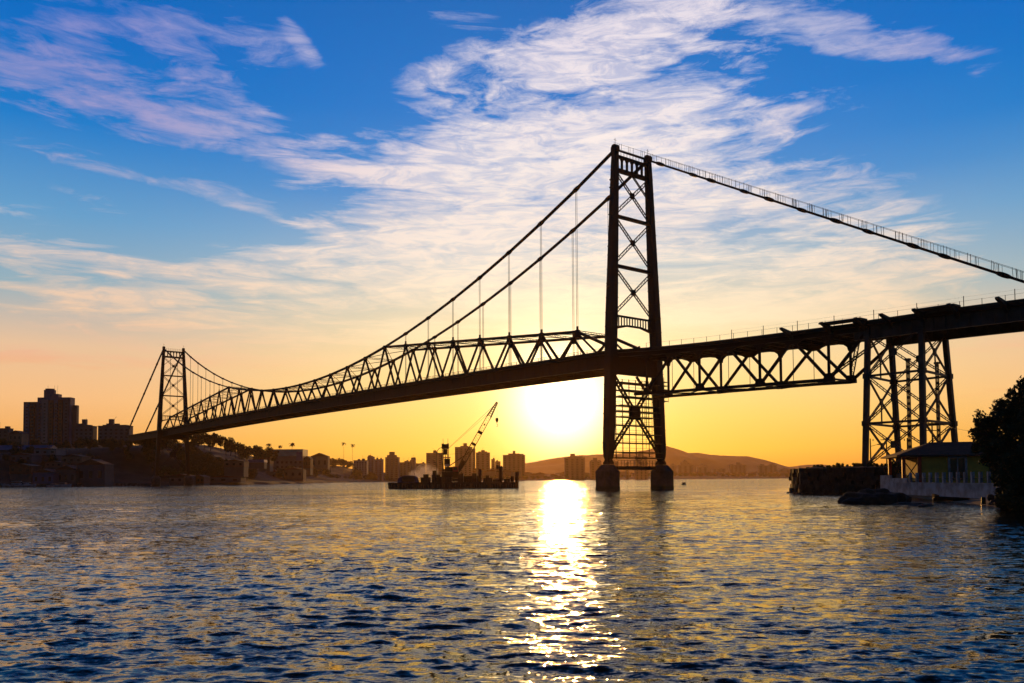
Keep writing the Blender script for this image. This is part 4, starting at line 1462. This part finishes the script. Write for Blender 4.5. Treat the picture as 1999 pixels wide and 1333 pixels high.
# the far side of the point turns away from the water behind the trestle
NEAR = [(420, 230), (120, 190), (60, 158)] + NEAR
grid_mesh('near_bank', np.concatenate([np.linspace(34, 62, 90), np.linspace(63, 420, 60)]), np.concatenate([np.linspace(-40, 55, 36), np.linspace(56, 150, 190), np.linspace(152, 260, 26)]), near_h, M['sand'])
# beach tone is bare sand, the top of the point is scrub
def nz(x, y): return float(near_h(np.array([x], float), np.array([y], float))[0])

# stone retaining wall round the point
m = MB(); g = random.Random(9)
pl = [(70, 161.5), (60.3, 157), (46.6, 139.6), (45.0, 130.3), (53.3, 118.5), (56.0, 117.0)]
for (x0, y0), (x1, y1) in zip(pl[:-1], pl[1:]):
    L = math.hypot(x1 - x0, y1 - y0); n = int(L / .75)
    for i in range(n):
        for j in range(7):
            t0 = (i + .5 + (j % 2) * .5) / n
            if t0 > 1: continue
            x = x0 + (x1 - x0) * t0; y = y0 + (y1 - y0) * t0
            s = g.uniform(.6, 1.05)
            m.box((x + g.uniform(-.2, .2), y + g.uniform(-.2, .2), -.2 + j * .62 + g.uniform(-.04, .04)), (s, s, .66), math.atan2(y1 - y0, x1 - x0) + g.uniform(-.25, .25))
o = m.build('retaining_wall', M['rock']); tag(o, 'rough dark stone retaining wall round the low point below the steel trestle', 'stone wall')

def rock(loc, sx, sy, sz, seed, label, group=None, name='rock', parent=None):
    bm = bmesh.new(); bmesh.ops.create_icosphere(bm, subdivisions=5, radius=1)
    g = np.random.default_rng(seed); ks = g.normal(size=(14, 3)) * np.linspace(1.6, 6.5, 14)[:, None]; ph = g.uniform(0, 6.28, 14)
    for v in bm.verts:
        c = np.array(v.co); d = sum(math.sin(ks[i] @ c + ph[i]) / (1 + i * .22) for i in range(14)) * .10
        st = round((c[2] + d) * 4) / 4 * .25 + c[2] * .75
        v.co = Vector((c[0] * (1 + d) * sx, c[1] * (1 + d) * sy, (st + d * .8) * sz))
    me = bpy.data.meshes.new(name); bm.to_mesh(me); bm.free(); me.materials.append(M['rock'])
    o = bpy.data.objects.new(name, me); C.objects.link(o); o.location = loc; tag(o, label, 'rock', group)
    return o
def wp(px, y): # a point on the water surface
    d = at(px, y, 1.0) - Vector((0, 0, CAM_H)); k = -CAM_H / d.z
    return Vector((d.x * k, d.y * k, 0))
p = wp(1716, 983); rock((p.x, p.y + 1.2, -.1), 2.7, 2.0, 1.42, 1, 'large humped dark rock in the water in front of the white garden wall')
p = wp(1775, 985); rock((p.x, p.y, -.15), 1.6, 1.1, .42, 2, 'low flat rock touching the right foot of the large humped rock')
p = wp(1800, 988); rock((p.x, p.y - .2, -.1), 1.25, .6, .26, 3, 'long thin rock tapering into the water at the beach end')
p = wp(1668, 982); rock((p.x, p.y, -.1), 1.1, .9, .42, 4, 'small low rock at the left foot of the large humped rock')
p = wp(1610, 989); rock((p.x, p.y, -.1), .45, .3, .14, 14, 'tiny rock just breaking the surface left of the large humped rock')
for i, (px, y, s) in enumerate([(1566, 961, .8), (1556, 961.5, .65), (1549, 962, .5), (1541, 962.3, .35), (1572, 962.5, .8), (1560, 963.5, .45)]):
    p = wp(px, y); rock((p.x, p.y, -.05), s * 1.1, s * .8, s * .55, 30 + i, 'small rock in the string trailing into the water from the corner of the stone wall', 'rocks trailing from the stone wall corner')
for i, (x, y, s) in enumerate([(40.8, 68, 1.5), (40.0, 64, 1.9), (41.5, 71, 1.2), (39.2, 60.5, 1.4), (42.6, 73.5, 1.0), (38.8, 63, 1.0)]):
    rock((x, y, nz(x, y) + .05), s, s * .9, s * .6, 50 + i, 'dark boulder under the overhanging bush at the right edge of the beach', 'boulders under the bush at the right edge')

# ---- scrub on the point
def shrub(loc, r, seed, label, group, leaf=.16, n=12, nl=70, stretch=.7):
    t = empty('shrub', loc); tag(t, label, 'shrub', group)
    me, cl = crown_mesh(r, r, r * stretch, n, nl, leaf, seed)
    o = bpy.data.objects.new('foliage', me); C.objects.link(o); o.parent = t; o.location = (0, 0, r * stretch * .6)
    m = MB()
    for c, rr in cl[:6]: m.tube((0, 0, -.3), Vector(c) + Vector((0, 0, r * stretch * .6)), .05, 5, .015)
    m.build('stems', M['bark'], t)
    return t
base = [shrub((0, 0, 0), 1.2, 70 + i, 'low scrubby bush on top of the stone point under the trestle', 'bushes on the stone point') for i in range(3)]
g = random.Random(31); k = 0
for px, Y, s in [(1577, 133, .5), (1592, 132, .75), (1606, 131, .6), (1622, 130, .8), (1640, 130, .95), (1655, 129, .8), (1668, 128, 1.0), (1684, 127, .8), (1702, 126, .9), (1716, 125, .8), (1728, 124, .9), (1742, 122, 1.0), (1752, 119, .9), (1762, 117, .8), (1635, 138, 1.0), (1672, 140, 1.1), (1600, 137, .8)]:
    x = bearing(px, Y)
    o = base[k] if k < 3 else copy_tree(base[k % 3]); k += 1
    put(o, (x, Y, max(2.6, nz(x, Y)) - .2), s * .8, g.uniform(0, 6))

# ---- white garden wall with balusters
A = Vector((43.85, 100.0)); B_ = Vector((42.0, 71.5)); d = (B_ - A); L = d.length; d.normalize(); rz = math.atan2(d.y, d.x)
fw = empty('garden_wall', (A.x, A.y, 1.05), rz)
tag(fw, 'white garden wall topped by widely spaced square posts above the beach', 'garden wall')
MB().box((L / 2, 0, .1), (L, .22, 1.3)).build('low_wall', M['white'], fw)
MB().box((L / 2, 0, .785), (L + .1, .30, .07)).build('coping', M['white'], fw)
MB().box((3.9, 0, 1.05), (7.8, .2, .46)).build('solid_section', M['white'], fw)
MB().box((1.6, 0, 1.45), (3.2, .2, .34)).build('raised_end', M['white'], fw)
xs_ = [8.6, 10.3, 12.0, 13.6, 15.1, 16.7, 18.2, 19.7, 21.2, 22.6, 24.1, 25.6, 27.1, 28.4]
for x in xs_:
    MB().box((x, 0, 1.33), (.26, .26, 1.02)).build('fence_post', M['white'], fw)
MB().box(((8.0 + L) / 2, .02, 1.2), (L - 8.0, .05, .06)).build('fence_rail', M['steel'], fw)

# ---- yellow house behind it
hx, hy = 46.8, 92.0
hs = empty('yellow_house', (hx, hy, 1.5), R(-62))
# local x runs from the porch (far left end) towards the right, local y away from the water
tag(hs, 'low ochre yellow house with hipped roof and open porch behind the white garden wall', 'house')
def P2(px, Y): return at(px, 930, Y).x
W0 = 15.0
hs.rotation_euler = (0, 0, R(-14)); hs.location = (P2(1797, 101), 101, 1.35); hs.scale = (1.14, 1.14, 1.14)
MB().box((W0 / 2, 4, 1.55), (W0, 8, 3.3)).build('wall', M['yellow'], hs)
m = MB()
e = .7; z0, z1 = 3.25, 4.75
x0, x1, y0, y1 = -1.7 - e, W0 + e, -e, 8 + e
vs = [(x0, y0, z0), (x1, y0, z0), (x1, y1, z0), (x0, y1, z0), (x0 + 4.4, (y0 + y1) / 2, z1), (x1 - 4.4, (y0 + y1) / 2, z1),
      (x0, y0, z0 - .16), (x1, y0, z0 - .16), (x1, y1, z0 - .16), (x0, y1, z0 - .16)]
m.poly(vs, [(0, 1, 5, 4), (1, 2, 5), (2, 3, 4, 5), (3, 0, 4), (6, 7, 1, 0), (7, 8, 2, 1), (8, 9, 3, 2), (9, 6, 0, 3), (9, 8, 7, 6)])
m.build('roof', M['roof'], hs)
for x, y in ((-1.6, .1), (-1.6, 7.6), (-.1, -.1)):
    MB().box((x, y, 1.5), (.34, .34, 3.3)).build('porch_post', M['red'], hs)
m = MB(); m.bar((-1.6, .1, .5), (-.1, .1, 2.7), .1); m.bar((-.1, .12, .5), (-1.6, .12, 2.7), .1); m.bar((-1.6, .1, .45), (0, .1, .45), .1)
m.build('porch_lattice', M['wood'], hs)
wf = MB()
for x in (2.75, 4.35): wf.box((x, -.06, 1.75), (.22, .2, 2.5))
wf.box((3.55, -.06, 3.0), (1.8, .2, .2))
wf = wf.build('window_frame', M['white'], hs)
MB().box((3.55, -.03, 1.75), (1.4, .1, 2.3)).build('window', M['glass'], wf)
MB().box((3.55, -.12, 1.75), (.1, .08, 2.3)).build('mullion', M['white'], wf)
for x in (7.2, 11.0):
    MB().box((x, -.06, 1.9), (1.3, .14, 1.4)).build('window', M['glass'], hs)

# ---- utility poles behind
def pole(px, ytop, Y, label, arms=1, lamp=False):
    b = at(px, 930, Y); top = at(px, ytop, Y).z; z0 = 1.5
    t = empty('utility_pole', (b.x, Y, z0)); tag(t, label, 'utility pole', 'thin poles among the trestle legs')
    MB().tube((0, 0, 0), (0, 0, top - z0), .15, 8, .10).build('pole', M['wood'], t)
    for i in range(arms):
        MB().box((0, 0, top - z0 - .5 - i * 1.1), (2.1, .12, .12)).build('crossarm', M['wood'], t)
    for i in range(2):
        MB().tube((.5 - i, 0, top - z0 - .45), (.5 - i, 0, top - z0 - .1), .07, 6).build('insulator', M['white'], t)
    if lamp:
        m = MB(); m.bar((0, 0, top - z0 - 1.4), (1.5, 0, top - z0 - 1.0), .07); m.build('lamp_arm', M['steel'], t)
        MB().box((1.6, 0, top - z0 - 1.05), (.6, .25, .16)).build('lamp_head', M['steel'], t)
    return t
pole(1700.5, 856, 150, 'thin pole just right of the front left trestle leg', 0, True)
pole(1732, 853, 152, 'thin pole left of the second trestle leg, above the wall bushes', 1)
pole(1773, 855, 140, 'thin pole rising over the porch of the yellow house', 0)
pole(1822, 820, 130, 'tallest thin pole with a wide crossarm over the yellow roof', 2)
m = MB()
a = at(1822, 823, 130); b = at(1990, 838, 95)
pr = None
for i in range(13):
    f = i / 12; q = a.lerp(b, f) + Vector((0, 0, -1.6 * 4 * f * (1 - f) * .5))
    if pr is not None: m.bar(pr, q, .035)
    pr = q
o = m.build('overhead_wire', M['rope']); tag(o, 'thin sagging wire from the tallest pole towards the big tree', 'wire')

# ---- big tree and bushes at the right edge
def big_tree(loc, blobs, n_leaf, leaf, seed, label, h):
    t = empty('broadleaf_tree', loc); tag(t, label, 'tree')
    g = np.random.default_rng(seed); V = []; F = []
    for (c, r, dens) in blobs:
        n = int(n_leaf * r * r * dens)
        sub = [(np.array(c) + (lambda q: q / np.linalg.norm(q))(g.normal(size=3)) * r * g.uniform(.35, 1.12), r * g.uniform(.12, .32)) for _ in range(34)]
        for _ in range(n):
            cc, rr = sub[g.integers(0, len(sub))]
            d = g.normal(size=3); d /= np.linalg.norm(d)
            p = cc + d * rr * g.uniform(.2, 1.25)
            a = g.normal(size=3); a /= np.linalg.norm(a); b = np.cross(a, g.normal(size=3)); b /= np.linalg.norm(b)
            s = leaf * g.uniform(.6, 1.4); k = len(V)
            V += [tuple(p - a * s), tuple(p + b * s * .5), tuple(p + a * s), tuple(p - b * s * .5)]; F.append((k, k + 1, k + 2, k + 3))
    me = bpy.data.meshes.new('crown'); me.from_pydata(V, [], F); me.materials.append(M['leaf'])
    o = bpy.data.objects.new('crown', me); C.objects.link(o); o.parent = t
    m = MB(); m.tube((0, 0, -.5), (.1, 0, h * .3), .38, 10, .3)
    rr = random.Random(seed)
    for (c, r, dens) in blobs:
        b0 = Vector((.1, 0, h * .3)); mid = b0.lerp(Vector(c), .55) + Vector((0, 0, .3))
        m.tube(b0, mid, .18, 7, .11); m.tube(mid, Vector(c), .11, 6, .05)
        for _ in range(5):
            q = Vector(c) + Vector((rr.uniform(-1, 1), rr.uniform(-1, 1), rr.uniform(-.6, 1))).normalized() * r * 1.22
            m.tube(Vector(c), q, .05, 5, .012)
    m.build('trunk', M['bark'], t)
    return t
tx, ty = 40.5, 65.0
def tb(px, y, Y, rpx, dens=1.0):
    p = at(px, y, Y); return ((p.x - tx, p.y - ty, p.z - 1.3), rpx * Y / FPX, dens)
big_tree((tx, ty, 1.3), [tb(1955, 875, 65, 46), tb(1935, 840, 66, 34), tb(1938, 885, 64, 24), tb(1975, 820, 66, 42), tb(1998, 850, 64, 52), tb(1976, 905, 63, 46), tb(1993, 778, 66, 26, .55),
                          tb(1972, 790, 66, 22, .7), tb(1998, 748, 66, 15, .3), tb(2035, 800, 66, 50), tb(2050, 880, 66, 60), tb(1902, 842, 65, 9, .45), tb(1912, 828, 65, 12, .7), tb(1903, 868, 65, 7, .25),
                          tb(1966, 930, 62, 26), tb(1985, 940, 62, 40), tb(1950, 800, 66, 12, .6)], 1900, .125, 5,
         'big dark broadleaf tree filling the right edge behind the beach', 8)
for i, (px, y, Y, r, lbk) in enumerate([(1978, 958, 64, 1.2, 'dense dark bush overhanging the right end of the white wall'), (1990, 965, 61, 1.7, 'largest dark bush at the very right edge above the water'), (1962, 980, 63.5, .7, 'lowest small bush on the boulders at the right end of the beach')]):
    p = at(px, y, Y); o = shrub((p.x, Y, p.z - r * .6), r, 90 + i, lbk, None, .12, 22, 170, .8)

# ---- little things on the beach
def rowboat(loc, L, rz, label, m_=None, group=None, name='rowing_boat', cat='boat', person_=False):
    t = empty(name, loc, rz); tag(t, label, cat, group)
    m = MB(); n = 9; secs = []
    for i in range(n):
        f = i / (n - 1); x = (f - .5) * L; w = .21 * L * math.sin(math.pi * min(1, .12 + f * .80)) ** .6 + .01; sh = .12 * L + .08 * L * (abs(f - .45) * 2) ** 2
        secs.append([(x, -w, sh), (x, -w * .82, sh * .35), (x, -w * .3, 0), (x, w * .3, 0), (x, w * .82, sh * .35), (x, w, sh), (x, w * .9, sh), (x, w * .7, sh * .45), (x, -w * .7, sh * .45), (x, -w * .9, sh)])
    vs = [v for s in secs for v in s]; k = 10
    fs = [(i * k + j, i * k + (j + 1) % k, (i + 1) * k + (j + 1) % k, (i + 1) * k + j) for i in range(n - 1) for j in range(k)]
    fs += [tuple(range(k - 1, -1, -1)), tuple(range((n - 1) * k, n * k))]
    m.poly(vs, fs); m.build('hull', m_ or M['hull'], t, smooth=True)
    for f in (-.15, .15): MB().box((f * L, 0, .12 * L), (.07 * L, .34 * L, .03 * L)).build('thwart', M['wood'], t)
    return t
p = at(1845, 972, 84); rowboat((44.0, 84.5, nz(44.0, 84.5) + .02), 3.3, R(170), 'small dark boat pulled up on the beach below the white wall')
b = at(1906, 962, 73.5)
o = MB().tube((0, 0, 0), (0, 0, .62), .20, 12, .17).build('litter_bin', M['dark']); o.location = (41.4, 74.0, nz(41.4, 74.0)); tag(o, 'small dark bin standing at the foot of the white wall near its right end', 'bin')

# ------------------------------------------------------------------ boats on the bay
p = wp(1111, 943.8); rowboat((p.x, p.y, -.1), 4.6, R(5), 'tiny boat alone on the bright sun glitter', M['teal'])
p = wp(1335, 946.3); bt = rowboat((p.x, p.y, -.15), 3.6, R(60), 'tiny dark boat on the water right of the nearest bridge tower')
MB().box((.2, 0, .7), (1.3, .9, .7)).build('wheelhouse', M['hull'], bt)
p = wp(1098, 943.0)
t = empty('marker_post', (p.x, p.y, -1)); tag(t, 'thin marker post standing in the water left of the tiny boat in the glitter', 'marker post')
MB().tube((0, 0, 0), (0, 0, 6.0), .10, 6, .07).build('post', M['steel'], t); MB().tube((0, 0, 1), (0, 0, 1.5), .5, 8, .35).build('float', M['steel'], t)
for i, (px, Y, L) in enumerate([(30, 395, 11), (50, 398, 9), (122, 398, 8), (105, 400, 7)]):
    p = at(px, 949, Y)
    bt = rowboat((p.x, Y, -.25), L, R(10 - 8 * i), ['white boat moored furthest left at the left quay', 'white boat second from the left at the left quay', 'white boat moored nearest the grey warehouse', 'white boat with low cabin, third from the left at the quay'][i], M['white'], 'boats moored at the left quay', 'moored_boat')
    MB().box((.05 * L, 0, .22 * L), (.34 * L, .22 * L, .14 * L)).build('cabin', M['white'], bt)
    MB().box((.05 * L, 0, .235 * L), (.345 * L, .225 * L, .05 * L)).build('cabin_window', M['glass'], bt)

# ------------------------------------------------------------------ work barge with its cranes
YB = 236.0
SB = YB / FPX
def bx(px): return (px - 888) * SB
def bzv(y): return (952.8 - y) * SB
c0 = at(888, 952.8, YB)
bg_ = empty('work_barge', (c0.x, YB, 0)); tag(bg_, 'flat dark work barge loaded with machinery, left of the nearest bridge tower', 'barge')
m = MB()
x0, x1 = bx(763), bx(1008); h = 1.75
m.prism([(x0, h), (x1, h), (x1 - .2, .1), (x1 - 1.6, -.8), (x0 + 1.6, -.8), (x0 + .1, .2)], -5.5, 5.5)
m.build('hull', M['hull'], bg_)
m = MB()
for i in range(24): m.tube((x0 + .8 + i * 1.45, -5.62, .25), (x0 + .8 + i * 1.45, -5.62, 1.25), .3, 8)
m.build('tyre_fenders', M['dark'], bg_)
m = MB()
for i in range(30): m.box((x0 + .4 + i * 1.19, -5.2, h + .5), (.06, .06, 1.0))
m.bar((x0, -5.2, h + 1), (x1, -5.2, h + 1), .05); m.bar((x0, -5.2, h + .55), (x1, -5.2, h + .55), .04)
m.build('guard_rail', M['steel'], bg_)
for px, yt, r, lb_ in ((938, 916, .42, 0), (1009, 921.5, .46, 0), (978.5, 911.5, .42, 0)):
    MB().tube((bx(px), -4.6 if px < 1000 else -6.0, -2), (bx(px), -4.6 if px < 1000 else -6.0, bzv(yt)), r, 12).build('spud_pile', M['rust'], bg_)
# upturned tent-like tarpaulin
t = empty('tarpaulin_shelter', (c0.x + bx(801), YB - 2.0, h)); tag(t, 'rounded dark blue tarpaulin shelter on the left end of the barge', 'shelter')
w = (822 - 780) * SB / 2; n = 9; pts = [(-w, 0)] + [(-w * math.cos(math.pi * i / n) * .96, .5 + (bzv(927) - h - .5) * math.sin(math.pi * i / n) ** .6) for i in range(n + 1)] + [(w, 0)]
MB().prism(pts, -2.6, 2.6).build('cover', M['blue'], t)
MB().box((0, -2.65, .9), (w * 1.1, .1, 1.6)).build('opening', M['dark'], t)
for i in range(3): MB().box((-w * .6 + i * w * .6, -2.75, 1.3), (.1, .1, 2.6)).build('tent_pole', M['steel'], t)
# stacked deck cargo, each piece its own
g = random.Random(77)
def crate(px0, px1, yt, dy, label, m_='hull', kind='container', ribs=True):
    wx = (px1 - px0) * SB; hz = bzv(yt) - h
    t = empty(kind.replace(' ', '_'), (c0.x + bx((px0 + px1) / 2), YB + dy, h)); tag(t, label, kind)
    MB().box((0, 0, hz / 2), (wx, 2.4, hz)).build('box', M[m_], t)
    m = MB()
    for i in range(max(2, int(wx / .6))): m.box((-wx / 2 + (i + .5) * wx / max(2, int(wx / .6)), -1.24, hz / 2), (.18, .08, hz * .9))
    m.build('ribs', M['steel'], t)
    MB().box((0, 0, hz + .06), (wx + .1, 2.5, .12)).build('lid', M['steel'], t)
crate(824, 842, 932, -2.5, 'dark low container right of the tarpaulin shelter on the barge')
crate(843, 860, 927, 1.0, 'dark container between the shelter and the pile-driving rig')
crate(861, 884, 931, -3.3, 'low machinery housing at the foot of the pile-driving rig', kind='machinery housing')
crate(905, 934, 929.5, 1.2, 'long dark container behind the crane, middle of the barge', 'steel')
crate(912, 932, 935, -3.4, 'low pale site box in front of the long container on the barge', 'rust')
crate(944, 962, 934, -2.0, 'low dark container between the two tall posts on the barge')
crate(962, 975, 937, 1.5, 'smallest dark box left of the deck winch mast', kind='deck box')
crate(984, 996, 936, -1.0, 'dark box at the right end of the barge', kind='deck box')
for i, (a_, b_, yt, dy, lbx) in enumerate([(826, 836, 926, 1.8, 'dark locker behind the first container right of the tarpaulin shelter'), (846, 853, 919, -1.2, 'tall narrow dark tank left of the piling rig'),
        (895, 906, 925, -2.2, 'dark generator housing at the foot of the crane boom'), (922, 931, 925, -.6, 'small raised dark cabin on the middle of the barge'), (949, 955, 929, .8, 'upright dark drum between the two tall posts'), (997, 1003, 931, .6, 'narrow dark locker at the far right end of the barge')]):
    crate(a_, b_, yt, dy, lbx, 'hull', 'deck locker')
# winch mast
t = empty('winch_mast', (c0.x + bx(977), YB + .5, h)); tag(t, 'stubby mast with platforms and ropes near the right end of the barge', 'mast')
H = bzv(909) - h
for x in (-.35, .35): MB().box((x, 0, H / 2), (.28, .35, H)).build('mast_post', M['steel'], t)
for z in (1.6, 2.9, 3.9): MB().box((-.3, 0, z), (1.9, 1.2, .12)).build('platform', M['steel'], t)
m = MB(); m.bar((-.3, 0, H), (-1.9, 0, .2), .06); m.bar((0, 0, H), (2.6, 0, .2), .05); m.tube((-.9, 0, H + .1), (-.9, 0, H - .9), .3, 8); m.build('rigging', M['steel'], t)
# pile-driving rig
t = empty('piling_rig', (c0.x + bx(870), YB - .8, h)); tag(t, 'upright piling rig with twin leaders and a looping hose on the barge', 'piling rig')
H = bzv(865) - h
for x in (-.72, .72):
    MB().laced((x, 0, 0), (x, 0, H), .5, .17, (1, 0, 0), .6).build('leader', M['rust'], t)
MB().box((0, 0, H - .9), (2.0, .9, 1.3)).build('head_frame', M['rust'], t)
MB().box((0, 0, H - 2.4), (1.0, .8, 1.6)).build('hammer', M['steel'], t)
MB().tube((0, 0, .4), (0, 0, H - 3), .1, 6).build('drive_rod', M['steel'], t)
for x in (-.62, .72): MB().tube((x, 0, H), (x, 0, H + 1.3), .05, 5).build('aerial', M['steel'], t)
m = MB(); pr = Vector((-.8, 0, H - 1.3))
for q in [(-1.2, H - 1.25), (-1.8, H - 1.5), (-2.25, H - 2.2), (-2.5, H - 3.4), (-2.5, H - 5.5), (-2.4, 0)]:
    q = Vector((q[0], 0, q[1])); m.tube(pr, q, .09, 6); pr = q
m.build('hose', M['dark'], t)
for z in (1.5, 3.4): MB().box((0, 0, z), (1.9, 1.1, .25)).build('tie_frame', M['rust'], t)
# crawler crane
cx_, cy_ = c0.x + bx(884), YB - .5
t = empty('crawler_crane', (cx_, cy_, h)); tag(t, 'crawler crane on the barge with a long raised lattice boom tipped in red', 'crane')
for y in (-1.5, 1.5):
    pts = [(-2.6, .1), (-2.9, .5), (-2.6, .95), (2.6, .95), (2.9, .5), (2.6, .1)]
    MB().prism(pts, y - .35, y + .35).build('crawler_track', M['dark'], t)
MB().box((-.6, 0, 2.0), (4.6, 2.9, 1.7)).build('machine_house', M['steel'], t)
MB().box((-1.0, 0, 3.6), (2.2, 2.2, 1.3)).build('engine_cover', M['rust'], t)
cb = MB().box((.9, -1.2, 3.6), (1.5, 1.1, 1.5)).build('cab', M['red'], t)
MB().box((.9, -1.77, 3.8), (1.1, .05, .8)).build('cab_window', M['glass'], cb)
wz = MB().box((-1.5, -.2, 5.6), (1.6, 1.6, 1.9)).build('winch_tower', M['steel'], t)
MB().box((-1.5, -.2, 6.9), (1.9, 1.9, .25)).build('winch_roof', M['red'], wz)
MB().box((-1.5, -1.05, 4.7), (1.3, .1, .7)).build('white_panel', M['white'], wz)
def LX(px): return at(px, 900, cy_).x - cx_
def LZ(px, y): return at(px, y, cy_).z - h
foot = Vector((LX(891), 0, LZ(891, 926))); top = Vector((LX(971), 0, LZ(971, 785)))
dv = (top - foot); BL = dv.length; dn = dv.normalized(); per = Vector((-dn.z, 0, dn.x))
def boom_part(f0, f1, w0, w1, m_, name, n, ch=.12):
    m = MB()
    cs = []
    for f, w in ((f0, w0), (f1, w1)):
        c = foot + dv * f
        cs.append([c + per * (i * w / 2) + Vector((0, j * w / 2, 0)) for i, j in ((-1, -1), (1, -1), (1, 1), (-1, 1))])
    for i in range(4): m.bar(cs[0][i], cs[1][i], ch)
    for k in range(n):
        u0, u1 = k / n, (k + 1) / n
        for i in range(4):
            j = (i + 1) % 4
            a = cs[0][i].lerp(cs[1][i], u0); b = cs[0][j].lerp(cs[1][j], u1); a2 = cs[0][j].lerp(cs[1][j], u0)
            m.bar(a, b, ch * .42)
    return m.build(name, m_, t)
boom_part(0, .20, .5, 1.25, M['steel'], 'boom_foot', 6, .24)
boom_part(.20, .42, 1.25, 1.3, M['steel'], 'boom_section', 7, .17)
boom_part(.42, .80, 1.3, 1.2, M['crane_y'], 'boom_section', 11, .10)
boom_part(.80, 1.0, 1.15, .3, M['red'], 'boom_tip', 7, .26)
for f, w in ((.58, .4), (.42, .35), (.69, .2)):
    c = foot + dv * f
    MB().bar(c - dn * w, c + dn * w, 1.4, .3 if w < .3 else 1.35, up=per).build('boom_joint', M['rust'] if w < .4 else M['steel'], t)
MB().bar(foot + dv * .06, foot + dv * .19, .9, .75, up=per).build('boom_heel_plate', M['steel'], t)
m = MB(); m.bar((-1.4, 0, 4.2), (LX(916), 0, LZ(916, 883)), .22); m.bar((-2.4, 0, 3), (-3.2, 0, 7.6), .16); m.bar((-3.2, 0, 7.6), (LX(916), 0, LZ(916, 883)), .05); m.build('gantry', M['steel'], t)
m = MB(); m.bar((-3.2, .1, 7.6), foot + dv * .99, .06); m.bar((-3.2, -.1, 7.6), foot + dv * .80 + per * .8, .05); m.build('pendant_lines', M['rope'], t)
hk = Vector((LX(970.5), 0, LZ(970.5, 822)))
MB().bar(top + Vector((.1, 0, 0)), hk + Vector((0, 0, .9)), .045).build('hoist_rope', M['rope'], t)
m = MB(); m.prism([(hk.x - .35, hk.z + .9), (hk.x + .35, hk.z + .9), (hk.x + .42, hk.z + .3), (hk.x + .15, hk.z - .4), (hk.x - .15, hk.z - .4), (hk.x - .42, hk.z + .3)], -.25, .25)
m.tube((hk.x, 0, hk.z - .4), (hk.x, 0, hk.z - .9), .07, 6)
pr = Vector((hk.x, 0, hk.z - .9))
for i in range(7):
    a_ = math.pi * .5 - i * .62; q = Vector((hk.x + .28 * math.cos(a_) - .0, 0, hk.z - 1.18 + .28 * math.sin(a_))); m.tube(pr, q, .07, 6); pr = q
m.build('hook_block', M['steel'], t)
# workboat alongside
p = wp(880, 957.5)
bt = rowboat((p.x, YB - 8.2, -.15), 3.8, R(4), 'small dark dinghy lying against the front side of the barge'); MB().box((.3, 0, .75), (1.2, .8, .7)).build('engine_cover', M['hull'], bt)
# pale smoke drifting off the barge
def plume(name, loc, rx, ry, rz_, dens, seed, label):
    bm = bmesh.new(); bmesh.ops.create_icosphere(bm, subdivisions=4, radius=1)
    g = np.random.default_rng(seed); ks = g.normal(size=(8, 3)) * 1.8; ph = g.uniform(0, 6.28, 8)
    for v in bm.verts:
        c = np.array(v.co); d = sum(math.sin(ks[i] @ c + ph[i]) for i in range(8)) * .07
        v.co = Vector((c[0] * (1 + d) * rx + .5 * c[2] * rx * .4, c[1] * (1 + d) * ry, c[2] * (1 + d) * rz_))
    me = bpy.data.meshes.new(name); bm.to_mesh(me); bm.free()
    m = bpy.data.materials.new(name + '_vapour'); m.use_nodes = True; nt_ = m.node_tree; nt_.nodes.clear(); t_ = NT(nt_)
    out = t_.n('ShaderNodeOutputMaterial'); pv = t_.n('ShaderNodeVolumePrincipled'); nt_.links.new(pv.outputs[0], out.inputs['Volume'])
    tcn = t_.n('ShaderNodeTexCoord'); mp = t_.mapping(tcn.outputs['Object'], scale=(1 / rx, 1 / ry, 1 / rz_))
    ln = t_.n('ShaderNodeVectorMath', operation='LENGTH'); nt_.links.new(mp, ln.inputs[0])
    fall = t_.math('SUBTRACT', 1.0, t_.smooth(ln.outputs['Value'], .2, 1.0))
    nzz = t_.smooth(t_.noise(tcn.outputs['Object'], 1.6 / rx, 4, .6).outputs[0], .38, .68)
    nt_.links.new(t_.math('MULTIPLY', t_.math('MULTIPLY', fall, nzz), dens), pv.inputs['Density'])
    pv.inputs['Color'].default_value = (.75, .72, .70, 1); pv.inputs['Anisotropy'].default_value = .45
    me.materials.append(m)
    o = bpy.data.objects.new(name, me); C.objects.link(o); o.location = loc; tag(o, label, None, None, 'stuff')
    return o
p = at(826, 920, 330); plume('smoke', (p.x, 330, 4.6), 7.5, 4, 5.0, .9, 3, 'pale smoke drifting low behind the left end of the barge')

# ------------------------------------------------------------------ the air over the bay
m = MB()
m.box((600, 2500, 86.0), (5400, 6200, 180.0))
hz = m.build('haze', None); tag(hz, kind='stuff')
hm = bpy.data.materials.new('haze_air'); hm.use_nodes = True
nt_ = hm.node_tree; nt_.nodes.clear()
out = nt_.nodes.new('ShaderNodeOutputMaterial'); pv = nt_.nodes.new('ShaderNodeVolumePrincipled')
nt_.links.new(pv.outputs[0], out.inputs['Volume'])
pv.inputs['Color'].default_value = (1.0, .64, .34, 1)
pv.inputs['Density'].default_value = .00004
pv.inputs['Anisotropy'].default_value = .72
hz.data.materials.append(hm)
